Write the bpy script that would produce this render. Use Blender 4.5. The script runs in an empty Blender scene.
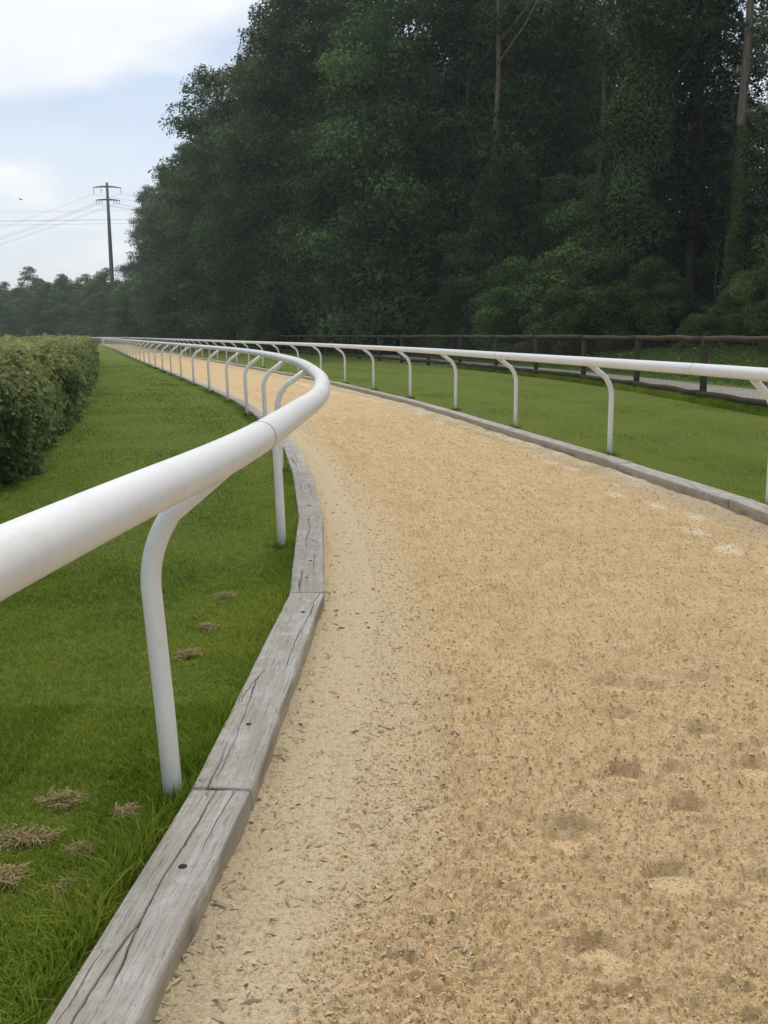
import bpy, math, random
import numpy as np
R = math.radians
PI = math.pi
scene = bpy.context.scene
COL = scene.collection
rng = np.random.default_rng(7)
random.seed(7)

# ------------------------------------------------------------------ helpers
def tag(o, label=None, cat=None, group=None, kind=None):
    if label: o['label'] = label
    if cat: o['category'] = cat
    if group: o['group'] = group
    if kind: o['kind'] = kind
    return o

def empty(name, loc=(0, 0, 0), rz=0.0):
    o = bpy.data.objects.new(name, None)
    o.empty_display_size = 0.2
    o.location = loc
    o.rotation_euler = (0, 0, rz)
    COL.objects.link(o)
    return o

def link(name, me, parent=None, loc=None, rz=0.0):
    o = bpy.data.objects.new(name, me)
    COL.objects.link(o)
    if parent: o.parent = parent
    if loc is not None: o.location = loc
    if rz: o.rotation_euler = (0, 0, rz)
    return o

def nmesh(name, verts, faces, mat=None, smooth=True, attrs=None):
    """verts (n,3); faces: list of int arrays (m,k), mixed k allowed"""
    verts = np.asarray(verts, dtype=np.float32)
    if not isinstance(faces, (list, tuple)): faces = [faces]
    faces = [np.asarray(f, dtype=np.int32) for f in faces if len(f)]
    me = bpy.data.meshes.new(name)
    me.vertices.add(len(verts))
    me.vertices.foreach_set('co', verts.ravel())
    loops = np.concatenate([f.ravel() for f in faces])
    sizes = np.concatenate([np.full(len(f), f.shape[1], np.int32) for f in faces])
    starts = np.zeros(len(sizes), np.int32)
    starts[1:] = np.cumsum(sizes)[:-1]
    me.loops.add(len(loops))
    me.loops.foreach_set('vertex_index', loops)
    me.polygons.add(len(sizes))
    me.polygons.foreach_set('loop_start', starts)
    me.polygons.foreach_set('loop_total', sizes)
    me.polygons.foreach_set('use_smooth', np.full(len(sizes), smooth, dtype=bool))
    me.update(calc_edges=True)
    me.validate()
    if attrs:
        for k, a in attrs.items():
            at = me.attributes.new(k, 'FLOAT', 'POINT')
            at.data.foreach_set('value', np.asarray(a, dtype=np.float32))
    if mat: me.materials.append(mat)
    return me

class MB:
    def __init__(s): s.v = []; s.f = {}; s.n = 0
    def add(s, v, fs):
        v = np.asarray(v, float)
        for f in fs:
            f = np.asarray(f, int)
            s.f.setdefault(f.shape[1], []).append(f + s.n)
        s.v.append(v); s.n += len(v)
    def tube(s, pts, rad, seg=12, cap=True):
        pts = np.asarray(pts, float); n = len(pts)
        rad = np.full(n, rad) if np.isscalar(rad) else np.asarray(rad, float)
        t = np.gradient(pts, axis=0); t /= np.linalg.norm(t, axis=1)[:, None] + 1e-12
        up = np.array([0, 0, 1.0])
        if abs(t[0] @ up) > .9: up = np.array([1.0, 0, 0])
        u = np.zeros_like(pts); w = np.zeros_like(pts)
        ref = np.cross(up, t[0]); ref /= np.linalg.norm(ref)
        for i in range(n):
            ref = ref - t[i] * (ref @ t[i]); ref /= np.linalg.norm(ref) + 1e-12
            u[i] = ref; w[i] = np.cross(t[i], ref)
        a = np.linspace(0, 2 * PI, seg, endpoint=False)
        v = pts[:, None, :] + rad[:, None, None] * (np.cos(a)[None, :, None] * u[:, None, :] + np.sin(a)[None, :, None] * w[:, None, :])
        v = v.reshape(-1, 3)
        i = np.arange(n - 1)[:, None] * seg; j = np.arange(seg)[None, :]; j2 = (j + 1) % seg
        q = np.stack([i + j, i + j2, i + seg + j2, i + seg + j], -1).reshape(-1, 4)
        fs = [q]
        if cap:
            fs.append(np.arange(seg)[::-1][None, :]); fs.append((np.arange(seg) + (n - 1) * seg)[None, :])
        s.add(v, fs)
    def box(s, c, d, rz=0.0):
        x, y, z = d[0] / 2, d[1] / 2, d[2] / 2
        v = np.array([(a, b, e) for a in (-x, x) for b in (-y, y) for e in (-z, z)])
        ca, sa = math.cos(rz), math.sin(rz)
        v = np.stack([v[:, 0] * ca - v[:, 1] * sa, v[:, 0] * sa + v[:, 1] * ca, v[:, 2]], 1) + np.array(c)
        s.add(v, [[(0, 1, 3, 2), (4, 6, 7, 5), (0, 4, 5, 1), (2, 3, 7, 6), (0, 2, 6, 4), (1, 5, 7, 3)]])
    def mesh(s, name, mat, smooth=True, attrs=None):
        return nmesh(name, np.concatenate(s.v), [np.concatenate(x) for x in s.f.values()], mat, smooth, attrs)
    def build(s, name, mat, parent=None, smooth=True):
        return link(name, s.mesh(name, mat, smooth), parent)

# numpy gradient-free value noise -------------------------------------------------
def _h(ix, iy, seed):
    n = (ix.astype(np.int64) * 374761393 + iy.astype(np.int64) * 668265263 + seed * 144665) & 0x7fffffff
    n = ((n ^ (n >> 13)) * 1274126177) & 0x7fffffff
    n = ((n ^ (n >> 15)) * 2246822519) & 0x7fffffff
    return ((n ^ (n >> 16)) & 0xffff) / 65535.0
def vn(x, y, seed=0):
    x = np.asarray(x, float); y = np.asarray(y, float)
    ix = np.floor(x); iy = np.floor(y); fx = x - ix; fy = y - iy
    fx = fx * fx * fx * (fx * (fx * 6 - 15) + 10); fy = fy * fy * fy * (fy * (fy * 6 - 15) + 10)
    a = _h(ix, iy, seed); b = _h(ix + 1, iy, seed); c = _h(ix, iy + 1, seed); d = _h(ix + 1, iy + 1, seed)
    return (a + (b - a) * fx) * (1 - fy) + (c + (d - c) * fx) * fy
def fbm(x, y, seed=0, o=4, g=.5):
    s = 0; a = 1; t = 0
    for k in range(o):
        s = s + a * vn(x * 2 ** k + 17.3 * k, y * 2 ** k - 9.1 * k, seed + k); t += a; a *= g
    return s / t
def sstep(a, b, x):
    t = np.clip((x - a) / (b - a), 0, 1); return t * t * (3 - 2 * t)

# curves --------------------------------------------------------------------------
class Curve:
    def __init__(s, P, step=.05):
        P = np.array(P, float); out = []
        t = [0.0]
        for a, b in zip(P, P[1:]): t.append(t[-1] + np.hypot(*(b - a)) ** .5)
        t = np.array(t); m = np.gradient(P, t, axis=0)
        for i in range(len(P) - 1):
            h = t[i + 1] - t[i]; n = max(8, int(np.hypot(*(P[i + 1] - P[i])) / step))
            u = np.linspace(0, 1, n, endpoint=False)[:, None]
            out.append((2*u**3-3*u**2+1)*P[i]+(u**3-2*u**2+u)*h*m[i]+(-2*u**3+3*u**2)*P[i+1]+(u**3-u**2)*h*m[i+1])
        out.append(P[-1:])
        s.p = np.vstack(out)
        s.s = np.concatenate([[0], np.cumsum(np.linalg.norm(np.diff(s.p, axis=0), axis=1))])
        T = np.gradient(s.p, s.s, axis=0)
        k = np.ones(9) / 9
        T = np.stack([np.convolve(np.pad(T[:, i], 4, 'edge'), k, 'valid') for i in (0, 1)], 1)
        s.T = T / np.linalg.norm(T, axis=1)[:, None]
        s.L = s.s[-1]
    def at(s, a):
        return np.stack([np.interp(a, s.s, s.p[:, 0]), np.interp(a, s.s, s.p[:, 1])], -1)
    def tan(s, a):
        t = np.stack([np.interp(a, s.s, s.T[:, 0]), np.interp(a, s.s, s.T[:, 1])], -1)
        return t / np.linalg.norm(t, axis=-1, keepdims=True)
    def nor(s, a):                                  # to the right of travel
        t = s.tan(a); return np.stack([t[..., 1], -t[..., 0]], -1)
    def off(s, a, d):
        d = np.asarray(d, float)
        return s.at(a) + s.nor(a) * (d[..., None] if d.ndim else d)
    def s_at_y(s, y): return float(s.s[np.argmin(np.abs(s.p[:, 1] - y))])
    def offset(s, d):
        c = Curve.__new__(Curve)
        N = np.stack([s.T[:, 1], -s.T[:, 0]], 1)
        dd = d(s) if callable(d) else d
        c.p = s.p + N * (dd[:, None] if np.ndim(dd) else dd)
        c.s = np.concatenate([[0], np.cumsum(np.linalg.norm(np.diff(c.p, axis=0), axis=1))])
        c.T = s.T; c.L = c.s[-1]
        return c

FAR = [(-36.5, 128), (-46.5, 158), (-58, 180), (-78, 203), (-106, 219), (-150, 230)]
LC = Curve([(-1.9, -7), (-1.2, -3.2), (-.715, 0), (-.53, 1.88), (-.425, 2.87), (-.365, 4.1), (-.34, 5.32), (-.44, 6.95), (-.69, 9.3), (-1.07, 12.04),
            (-1.9, 16.2), (-3.05, 20.84), (-6.45, 32), (-11.5, 48), (-17.45, 67), (-27, 98)] + FAR)
RC = Curve([(2.6, -7), (2.95, -3), (3.15, 0), (3.23, 2.5), (3.2, 4.8), (2.97, 7.8), (2.36, 11.3), (1.67, 14.8), (.92, 18.6), (.06, 22.3), (-.98, 26.3), (-2.05, 30.4),
            (-4.1, 37), (-8.0, 49.2), (-13.95, 68.1), (-23.5, 99.2), (-33, 129.3), (-43, 159.5), (-55, 182.6), (-76, 206.5), (-105, 222.6), (-150, 233.7)])
FC = Curve([(6.7, -4), (7.0, 6), (6.98, 13), (6.82, 17), (6.62, 19.9), (6.3, 24.1), (5.75, 28.6), (5.1, 32), (4.0, 37), (.9, 48), (-2.6, 60), (-8.6, 79),
            (-17.4, 107), (-27, 137), (-36, 165), (-50, 194)])
ROAD_N = Curve([(7.2, -6), (7.5, 6), (7.5, 13), (7.32, 17.5), (7.08, 21.3), (6.65, 25.5), (6.1, 29), (4.9, 35), (2.9, 43.6), (.4, 54), (-1.2, 66), (1.5, 78), (8, 90)])
ROAD_W = 2.1

# ------------------------------------------------------------------ materials
def new_mat(name):
    m = bpy.data.materials.new(name); m.use_nodes = True
    nt = m.node_tree; nt.nodes.clear()
    out = nt.nodes.new('ShaderNodeOutputMaterial')
    return m, nt, out
class NT:
    def __init__(s, nt): s.nt = nt
    def n(s, t, **kw):
        nd = s.nt.nodes.new(t)
        for k, v in kw.items():
            if k.startswith('i_'):
                nd.inputs[k[2:].replace('_', ' ')].default_value = v
            else: setattr(nd, k, v)
        return nd
    def l(s, a, b): s.nt.links.new(a, b)
    def noise(s, vec, scale, detail=4, rough=.55, dist=0.0):
        nd = s.n('ShaderNodeTexNoise'); nd.inputs['Scale'].default_value = scale
        nd.inputs['Detail'].default_value = detail; nd.inputs['Roughness'].default_value = rough
        nd.inputs['Distortion'].default_value = dist
        if vec is not None: s.l(vec, nd.inputs['Vector'])
        return nd.outputs['Fac']
    def ramp(s, fac, stops, interp='LINEAR'):
        nd = s.n('ShaderNodeValToRGB'); cr = nd.color_ramp; cr.interpolation = interp
        while len(cr.elements) < len(stops): cr.elements.new(.5)
        for e, (p, c) in zip(cr.elements, stops):
            e.position = p; e.color = (*c, 1) if not np.isscalar(c) else (c, c, c, 1)
        s.l(fac, nd.inputs['Fac']); return nd.outputs['Color']
    def mix(s, fac, a, b, mode='MIX'):
        nd = s.n('ShaderNodeMix', data_type='RGBA', blend_type=mode)
        for sock, val in ((nd.inputs[0], fac), (nd.inputs[6], a), (nd.inputs[7], b)):
            if hasattr(val, 'is_linked'): s.l(val, sock)
            elif np.isscalar(val): sock.default_value = val
            else: sock.default_value = (*val, 1)
        return nd.outputs[2]
    def math(s, op, a, b=None, c=None, clamp=False):
        nd = s.n('ShaderNodeMath', operation=op, use_clamp=clamp)
        for i, v in enumerate((a, b, c)):
            if v is None: continue
            if hasattr(v, 'is_linked'): s.l(v, nd.inputs[i])
            else: nd.inputs[i].default_value = v
        return nd.outputs[0]
    def mapv(s, vec, scale=(1, 1, 1), loc=(0, 0, 0), rot=(0, 0, 0)):
        nd = s.n('ShaderNodeMapping'); nd.inputs['Scale'].default_value = scale
        nd.inputs['Location'].default_value = loc; nd.inputs['Rotation'].default_value = rot
        s.l(vec, nd.inputs['Vector']); return nd.outputs['Vector']
    def attr(s, name):
        return s.n('ShaderNodeAttribute', attribute_name=name).outputs['Fac']
    def obj(s): return s.n('ShaderNodeTexCoord').outputs['Object']
    def rand(s): return s.n('ShaderNodeObjectInfo').outputs['Random']
    def bump(s, h, strength, dist, normal=None):
        nd = s.n('ShaderNodeBump'); nd.inputs['Strength'].default_value = strength; nd.inputs['Distance'].default_value = dist
        s.l(h, nd.inputs['Height'])
        if normal is not None: s.l(normal, nd.inputs['Normal'])
        return nd.outputs['Normal']
    def bsdf(s, col, rough=.6, spec=.3, normal=None, metal=0.0):
        nd = s.n('ShaderNodeBsdfPrincipled')
        for sock, val in ((nd.inputs['Base Color'], col), (nd.inputs['Roughness'], rough), (nd.inputs['Specular IOR Level'], spec), (nd.inputs['Metallic'], metal)):
            if hasattr(val, 'is_linked'): s.l(val, sock)
            elif np.isscalar(val): sock.default_value = val
            else: sock.default_value = (*val, 1)
        if normal is not None: s.l(normal, nd.inputs['Normal'])
        return nd.outputs[0]

def mat_foliage(name, dark, mid, light, trans=.25, objvar=.35, rough=.55):
    m, nt, out = new_mat(name); n = NT(nt)
    t = n.attr('tint')
    c = n.ramp(t, [(0, dark), (.5, mid), (1, light)])
    r = n.rand()
    v = n.math('MULTIPLY_ADD', r, objvar * 2, 1 - objvar)
    hs = n.n('ShaderNodeHueSaturation'); n.l(c, hs.inputs['Color']); n.l(v, hs.inputs['Value'])
    n.l(n.math('MULTIPLY_ADD', r, .05, .475), hs.inputs['Hue'])
    col = hs.outputs['Color']
    b = n.bsdf(col, rough, .25)
    tr = n.n('ShaderNodeBsdfTranslucent'); n.l(col, tr.inputs['Color'])
    mx = n.n('ShaderNodeMixShader'); mx.inputs[0].default_value = trans
    n.l(b, mx.inputs[1]); n.l(tr.outputs[0], mx.inputs[2]); n.l(mx.outputs[0], out.inputs[0])
    return m
def mat_simple(name, build):
    m, nt, out = new_mat(name); n = NT(nt)
    n.l(build(n), out.inputs[0]); return m

def _sand(n):
    o = n.obj()
    edge = n.attr('edge'); wet = n.attr('damp')
    big = n.noise(o, .7, 4); midn = n.noise(o, 6, 5, .6); fine = n.noise(o, 90, 4, .65); flk = n.noise(n.mapv(o, (1, .45, 1)), 55, 3, .7)
    c = n.ramp(midn, [(.25, (.60, .432, .238)), (.55, (.69, .510, .292)), (.8, (.74, .570, .345))])
    c = n.mix(n.math('MULTIPLY', n.ramp(big, [(.35, 0.0), (.7, 1.0)]), .35), c, (.68, .49, .26))
    pale = n.ramp(fine, [(.3, (.53, .43, .27)), (.7, (.70, .585, .39))])
    em = n.math('MULTIPLY', edge, n.ramp(n.noise(o, 9, 4), [(.3, .55), (.6, 1.0)]))
    c = n.mix(em, c, pale)
    c = n.mix(n.math('MULTIPLY', n.attr('dry'), n.ramp(n.noise(o, 14, 4, .6), [(.3, .5), (.6, 1.0)])), c, (.84, .73, .54))
    c = n.mix(n.ramp(fine, [(.30, .6), (.46, 0.0)]), c, (.32, .22, .12))
    c = n.mix(n.ramp(fine, [(.6, 0.0), (.8, .5)]), c, (.66, .52, .33))
    c = n.mix(n.ramp(flk, [(.30, .6), (.40, 0.0)]), c, (.27, .19, .105))
    c = n.mix(n.ramp(n.noise(n.mapv(o, (1, .8, 1)), 40, 4, .65), [(.33, .55), (.44, 0.0)]), c, (.34, .235, .12))
    c = n.mix(n.math('MULTIPLY', wet, .28), c, (.36, .24, .115))
    nm = n.bump(n.noise(o, 38, 5, .7), .8, .028)
    nm = n.bump(n.noise(o, 160, 3, .7), .6, .006, nm)
    return n.bsdf(c, .95, .1, nm)
M_sand = mat_simple('sand_mix', _sand)
def _clod(n):
    t = n.attr('tint')
    c = n.ramp(t, [(0, (.42, .29, .155)), (.4, (.62, .45, .24)), (.8, (.69, .51, .29)), (1, (.72, .59, .40))])
    return n.bsdf(c, .95, .1)
M_clod = mat_simple('sand_clod', _clod)
def _chip(n):
    t = n.attr('tint')
    c = n.ramp(t, [(0, (.22, .16, .10)), (.4, (.40, .31, .21)), (.75, (.54, .43, .29)), (1, (.56, .42, .24))])
    return n.bsdf(c, .85, .2)
M_chip = mat_simple('wood_chip', _chip)

def _timber(n):
    o = n.obj(); r = n.rand()
    cv = n.n('ShaderNodeCombineXYZ'); n.l(n.math('MULTIPLY', r, 37.0), cv.inputs[0]); n.l(n.math('MULTIPLY', r, 91.0), cv.inputs[1])
    va = n.n('ShaderNodeVectorMath', operation='ADD'); n.l(o, va.inputs[0]); n.l(cv.outputs[0], va.inputs[1])
    p = va.outputs[0]
    grain = n.noise(n.mapv(p, (2.2, 60, 60)), 1.6, 6, .65, .9)
    warp = n.noise(n.mapv(p, (3, 10, 10)), 1.2, 4, .6)
    blot = n.noise(p, 7, 5, .65)
    saw = n.noise(n.mapv(p, (90, 4, 4)), 1.0, 2, .5)
    c = n.ramp(grain, [(.28, (.25, .225, .19)), (.48, (.43, .40, .355)), (.72, (.55, .525, .48))])
    c = n.mix(n.ramp(warp, [(.35, .7), (.62, 0.0)]), c, (.33, .285, .225))
    c = n.mix(n.ramp(blot, [(.5, 0.0), (.72, .6)]), c, (.62, .60, .565))
    c = n.mix(n.ramp(n.noise(p, 26, 5, .7), [(.3, .5), (.45, 0.0)]), c, (.27, .235, .19))
    c = n.mix(n.math('MULTIPLY', n.ramp(saw, [(.4, .3), (.62, 0.0)]), 1.0), c, (.38, .355, .325))
    # lichen / green stains
    c = n.mix(n.ramp(n.noise(p, 3.2, 4, .6), [(.58, 0.0), (.72, .35)]), c, (.35, .345, .25))
    ck = n.noise(n.mapv(p, (1.3, 42, 42)), 1.8, 3, .55, .6)
    c = n.mix(n.ramp(ck, [(.455, 0.0), (.47, .75), (.485, 0.0)]), c, (.09, .075, .06))
    c = n.mix(n.ramp(n.noise(n.mapv(p, (1.3, 30, 30)), 2.6, 3, .5, .5), [(.55, 0.0), (.56, .6), (.572, 0.0)]), c, (.11, .095, .075))
    v = n.math('MULTIPLY_ADD', r, .26, .85)
    c = n.mix(1.0, c, v, 'MULTIPLY')
    side = n.attr('side')
    dust = n.ramp(n.noise(p, 9, 5, .6), [(.3, .1), (.65, .75)])
    c = n.mix(n.math('MULTIPLY', side, dust), c, (.36, .285, .18))
    c = n.mix(n.math('MULTIPLY', n.attr('crack'), 1.15, clamp=True), c, (.04, .032, .025))
    nm = n.bump(grain, .5, .004)
    nm = n.bump(saw, .2, .003, nm)
    return n.bsdf(c, .85, .15, nm)
M_timber = mat_simple('weathered_oak', _timber)
def _white(n):
    o = n.obj()
    d = n.noise(o, 2.2, 5, .6); s2 = n.noise(o, 30, 4, .6)
    c = n.ramp(d, [(.35, (.80, .80, .80)), (.7, (.73, .725, .70))])
    c = n.mix(n.ramp(s2, [(.62, 0.0), (.8, .45)]), c, (.52, .43, .31))
    c = n.mix(n.ramp(n.noise(n.mapv(o, (1, 1, .5)), 7, 5, .7), [(.54, 0.0), (.72, .32)]), c, (.60, .59, .50))
    c = n.mix(n.ramp(n.noise(o, 3.1, 2, .5), [(.68, 0.0), (.78, .25)]), c, (.55, .47, .36))
    return n.bsdf(c, n.ramp(d, [(.3, .34), (.7, .5)]), .45)
M_white = mat_simple('white_plastic', _white)
M_ring = mat_simple('joint_grey', lambda n: n.bsdf((.42, .42, .44), .5, .4))
def _lawn(n):
    o = n.obj(); st = n.attr('stripe')
    a = n.noise(o, .9, 5, .6); b = n.noise(o, 14, 5, .65); f = n.noise(o, 110, 3, .7)
    c = n.ramp(b, [(.25, (.125, .160, .018)), (.5, (.166, .210, .025)), (.75, (.21, .24, .036))])
    c = n.mix(n.ramp(a, [(.3, .5), (.65, 0.0)]), c, (.092, .150, .030))
    c = n.mix(n.ramp(a, [(.55, 0.0), (.8, .35)]), c, (.19, .20, .06))
    c = n.mix(n.math('MULTIPLY', st, .35), c, (.165, .205, .035))
    c = n.mix(n.ramp(f, [(.3, .5), (.5, 0.0)]), c, (.055, .085, .02))
    nm = n.bump(f, .9, .03); nm = n.bump(b, .4, .05, nm)
    return n.bsdf(c, .85, .12, nm)
M_lawn = mat_simple('lawn_turf', _lawn)
def _ground(n):
    o = n.obj()
    b = n.noise(o, 3, 6, .65); a = n.noise(o, .25, 4)
    c = n.ramp(b, [(.3, (.03, .05, .014)), (.55, (.065, .10, .022)), (.8, (.10, .13, .035))])
    c = n.mix(n.ramp(a, [(.45, 0.0), (.65, .5)]), c, (.06, .05, .03))
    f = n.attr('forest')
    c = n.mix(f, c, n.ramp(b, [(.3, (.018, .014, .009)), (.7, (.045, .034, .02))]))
    return n.bsdf(c, .95, .05, n.bump(n.noise(o, 9, 5, .7), .9, .12))
M_ground = mat_simple('rough_ground', _ground)
def _road(n):
    o = n.obj()
    c = n.ramp(n.noise(o, 25, 5, .7), [(.3, (.24, .22, .19)), (.7, (.40, .37, .32))])
    c = n.mix(n.ramp(n.noise(o, 1.2, 4), [(.5, 0.0), (.75, .6)]), c, (.20, .19, .14))
    return n.bsdf(c, .95, .1, n.bump(n.noise(o, 60, 3), .5, .01))
M_road = mat_simple('pale_gravel', _road)
def _bark(n):
    o = n.obj(); r = n.rand()
    g = n.noise(n.mapv(o, (6, 6, 1.0)), 2.2, 6, .65, .5)
    c = n.ramp(g, [(.3, (.045, .036, .028)), (.6, (.12, .098, .078)), (.85, (.19, .165, .135))])
    c = n.mix(n.ramp(n.noise(o, .8, 4), [(.45, 0.0), (.7, .6)]), c, (.05, .06, .025))
    return n.bsdf(c, .9, .1, n.bump(g, .9, .06))
M_bark = mat_simple('rough_bark', _bark)
def _pale(n):
    o = n.obj()
    g = n.noise(n.mapv(o, (5, 5, .8)), 2.0, 6, .65, .4)
    c = n.ramp(g, [(.3, (.12, .10, .08)), (.6, (.23, .195, .16)), (.85, (.31, .27, .225))])
    return n.bsdf(c, .9, .1, n.bump(g, .9, .05))
M_pale = mat_simple('pale_bark', _pale)
def _fwood(n):
    o = n.obj(); 
    g = n.noise(n.mapv(o, (14, 14, 3)), 1.6, 5, .65)
    c = n.ramp(g, [(.3, (.035, .027, .019)), (.6, (.078, .060, .043)), (.85, (.13, .105, .078))])
    return n.bsdf(c, .85, .2, n.bump(g, .5, .01))
M_fence = mat_simple('dark_stained_timber', _fwood)
M_wire = mat_simple('fence_wire', lambda n: n.bsdf((.10, .10, .10), .5, .4, metal=.6))
def _pole(n):
    o = n.obj(); g = n.noise(n.mapv(o, (1, 1, .2)), 2.0, 4)
    return n.bsdf(n.ramp(g, [(.3, (.13, .11, .108)), (.7, (.18, .158, .155))]), .8, .2)
M_pole = mat_simple('pole_steel', _pole)
M_cable = mat_simple('cable', lambda n: n.bsdf((.22, .22, .235), .6, .3))
M_bolt = mat_simple('rusty_bolt', lambda n: n.bsdf(n.ramp(n.noise(n.obj(), 80, 3), [(.3, (.03, .024, .02)), (.7, (.07, .045, .03))]), .7, .3, metal=.4))
M_bird = mat_simple('bird_feather', lambda n: n.bsdf(n.ramp(n.noise(n.obj(), 20, 3), [(.3, (.02, .02, .022)), (.7, (.04, .04, .042))]), .7, .2))
def _straw(n):
    return n.bsdf(n.ramp(n.attr('tint'), [(0, (.13, .095, .045)), (.5, (.24, .175, .085)), (1, (.38, .29, .15))]), .85, .15)
M_straw = mat_simple('dry_clippings', _straw)
M_blade = mat_foliage('grass_blade', (.076, .126, .010), (.172, .250, .018), (.31, .35, .045), .47, 0.0, .5)
M_leafA = mat_foliage('broadleaf_foliage', (.040, .068, .024), (.084, .130, .042), (.145, .205, .064), .32, .42)
M_leafB = mat_foliage('dark_foliage', (.022, .040, .015), (.046, .078, .025), (.082, .128, .036), .26, .42)
M_leafC = mat_foliage('conifer_needles', (.013, .024, .012), (.025, .044, .019), (.042, .068, .026), .1, .22)
M_leafE = mat_foliage('bush_foliage', (.050, .085, .021), (.105, .165, .040), (.185, .255, .07), .34, .3)
M_leafF = mat_foliage('pale_bush_foliage', (.085, .13, .034), (.165, .24, .06), (.27, .34, .11), .4, .1)
M_leafV = mat_foliage('ivy_foliage', (.024, .046, .014), (.050, .086, .024), (.09, .135, .036), .15, .1)
M_leafH = mat_foliage('hedge_foliage', (.095, .14, .05), (.205, .27, .10), (.37, .385, .16), .5, 0.0)
M_weed = mat_foliage('weed_foliage', (.08, .13, .026), (.16, .235, .05), (.50, .45, .08), .35, 0.0)

# ------------------------------------------------------------------ terrain
def road_far(y):
    c = ROAD_N.offset(ROAD_W); return np.interp(y, c.p[:, 1], c.p[:, 0])
_rf = ROAD_N.offset(ROAD_W)
_rfk = _rf.p[:, 1] < 66
_fy = np.concatenate([_rf.p[_rfk, 1], FC.p[FC.p[:, 1] > 67, 1]])
_fx = np.concatenate([_rf.p[_rfk, 0], FC.p[FC.p[:, 1] > 67, 0] + 2.0])
def terrain(x, y):
    """height of the ground right of the track (lawn .06, bank beyond the road)"""
    d = (np.asarray(x) - np.interp(y, _fy, _fx)) * .95
    return .06 + 1.15 * sstep(.6, 13, d) + 1.6 * sstep(13, 60, d)
def forest_mask(x, y):
    d = (np.asarray(x) - np.interp(y, _fy, _fx)) * .95
    return sstep(7, 11, d)

def strip(curve, ss, offs, zf, name, mat, kind='structure', attrs=None):
    A = curve.at(ss); N = curve.nor(ss)
    offs = np.asarray(offs, float)
    XY = A[:, None, :] + N[:, None, :] * offs[None, :, None]
    x, y = XY[..., 0], XY[..., 1]
    z = zf(x, y, ss[:, None] + 0 * offs[None, :], offs[None, :] + 0 * ss[:, None])
    n, m = x.shape
    v = np.stack([x, y, z], -1).reshape(-1, 3)
    i = np.arange(n - 1)[:, None] * m; j = np.arange(m - 1)[None, :]
    q = np.stack([i + j, i + j + 1, i + m + j + 1, i + m + j], -1).reshape(-1, 4)
    at = {k: f(x, y, offs[None, :] + 0 * x).ravel() for k, f in (attrs or {}).items()}
    me = nmesh(name, v, q, mat, True, at)
    o = link(name, me)
    if kind: o['kind'] = kind
    return o

def spacing(s0, s1, d0, k):
    out = [s0]
    while out[-1] < s1:
        out.append(out[-1] + max(d0, k(out[-1])))
    out[-1] = s1
    return np.array(out)

# base ground: one sheet out to the horizon (slightly below everything else)
g = np.concatenate([-np.geomspace(1400, 20, 24), np.linspace(-16, 16, 9), np.geomspace(20, 1400, 24)])
gx, gy = np.meshgrid(g, g + 60)
gz = -.12 + .0 * gx
gv = np.stack([gx, gy, gz], -1).reshape(-1, 3); m_ = len(g)
ii = np.arange(m_ - 1)[:, None] * m_; jj = np.arange(m_ - 1)[None, :]
gq = np.stack([ii + jj, ii + jj + 1, ii + m_ + jj + 1, ii + m_ + jj], -1).reshape(-1, 4)
o = link('ground', nmesh('ground', gv, gq, M_ground, True, {'forest': np.zeros(len(gv))})); o['kind'] = 'structure'

sl = spacing(0.0, LC.L, .35, lambda s: max(.35, (s - 8) * .03))
strip(LC, sl, [-.16, -.3, -.5, -.8, -1.2, -1.7, -2.3, -3, -4, -5.5, -7.5, -10, -14],
      lambda x, y, s, t: .055 + .018 * (fbm(x * 1.1, y * 1.1, 3) - .5) * sstep(0, .4, -t - .16) - .25 * sstep(8, 14, -t), 'lawn', M_lawn,
      attrs={'stripe': lambda x, y, t: .5 + .5 * np.sign(np.sin(2 * PI * (t + .3 * 0) / 1.9 + .6)) * 1.0})
sr = spacing(0.0, RC.L, .4, lambda s: max(.4, (s - 10) * .03))
strip(RC, sr, [.16, .3, .6, 1, 1.5, 2, 2.7, 3.5, 4.5, 5.5, 6.5, 7.5, 8.5, 9.5, 10.5, 11.5, 12.5, 14, 16, 18, 20, 23, 26, 30, 35, 42, 50, 62, 80, 110, 160],
      lambda x, y, s, t: terrain(x, y) + .02 * (fbm(x * .9, y * .9, 5) - .5) - .0 * t, 'lawn_bank', M_lawn,
      attrs={'stripe': lambda x, y, t: .5 + .5 * np.sign(np.sin(2 * PI * t / 2.1 + 1.2)) * (t < 4.6)})
# woodland floor laid over the bank
def floor_strip():
    ys = np.linspace(-6, 190, 80); ds = np.array([8.5, 10, 12, 15, 19, 24, 30, 38, 48, 60, 80, 105])
    x = np.interp(ys, _fy, _fx)[:, None] + ds[None, :] + 1.2 * (vn(ys * .5, ys * 0, 8)[:, None] - .5)
    y = ys[:, None] + 0 * x
    z = terrain(x, y) + .07 + .1 * fbm(x * .8, y * .8, 9)
    n, m = x.shape; i = np.arange(n - 1)[:, None] * m; j = np.arange(m - 1)[None, :]
    q = np.stack([i + j, i + j + 1, i + m + j + 1, i + m + j], -1).reshape(-1, 4)
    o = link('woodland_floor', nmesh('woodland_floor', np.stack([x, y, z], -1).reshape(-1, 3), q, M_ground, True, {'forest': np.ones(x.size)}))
    o['kind'] = 'structure'
floor_strip()
srd = np.linspace(0, ROAD_N.L, 160)
strip(ROAD_N, srd, np.linspace(0, ROAD_W, 7), lambda x, y, s, t: .085 + .02 * np.sin(PI * t / ROAD_W) + .01 * vn(x * 2, y * 2, 4), 'gravel_road', M_road)

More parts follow.
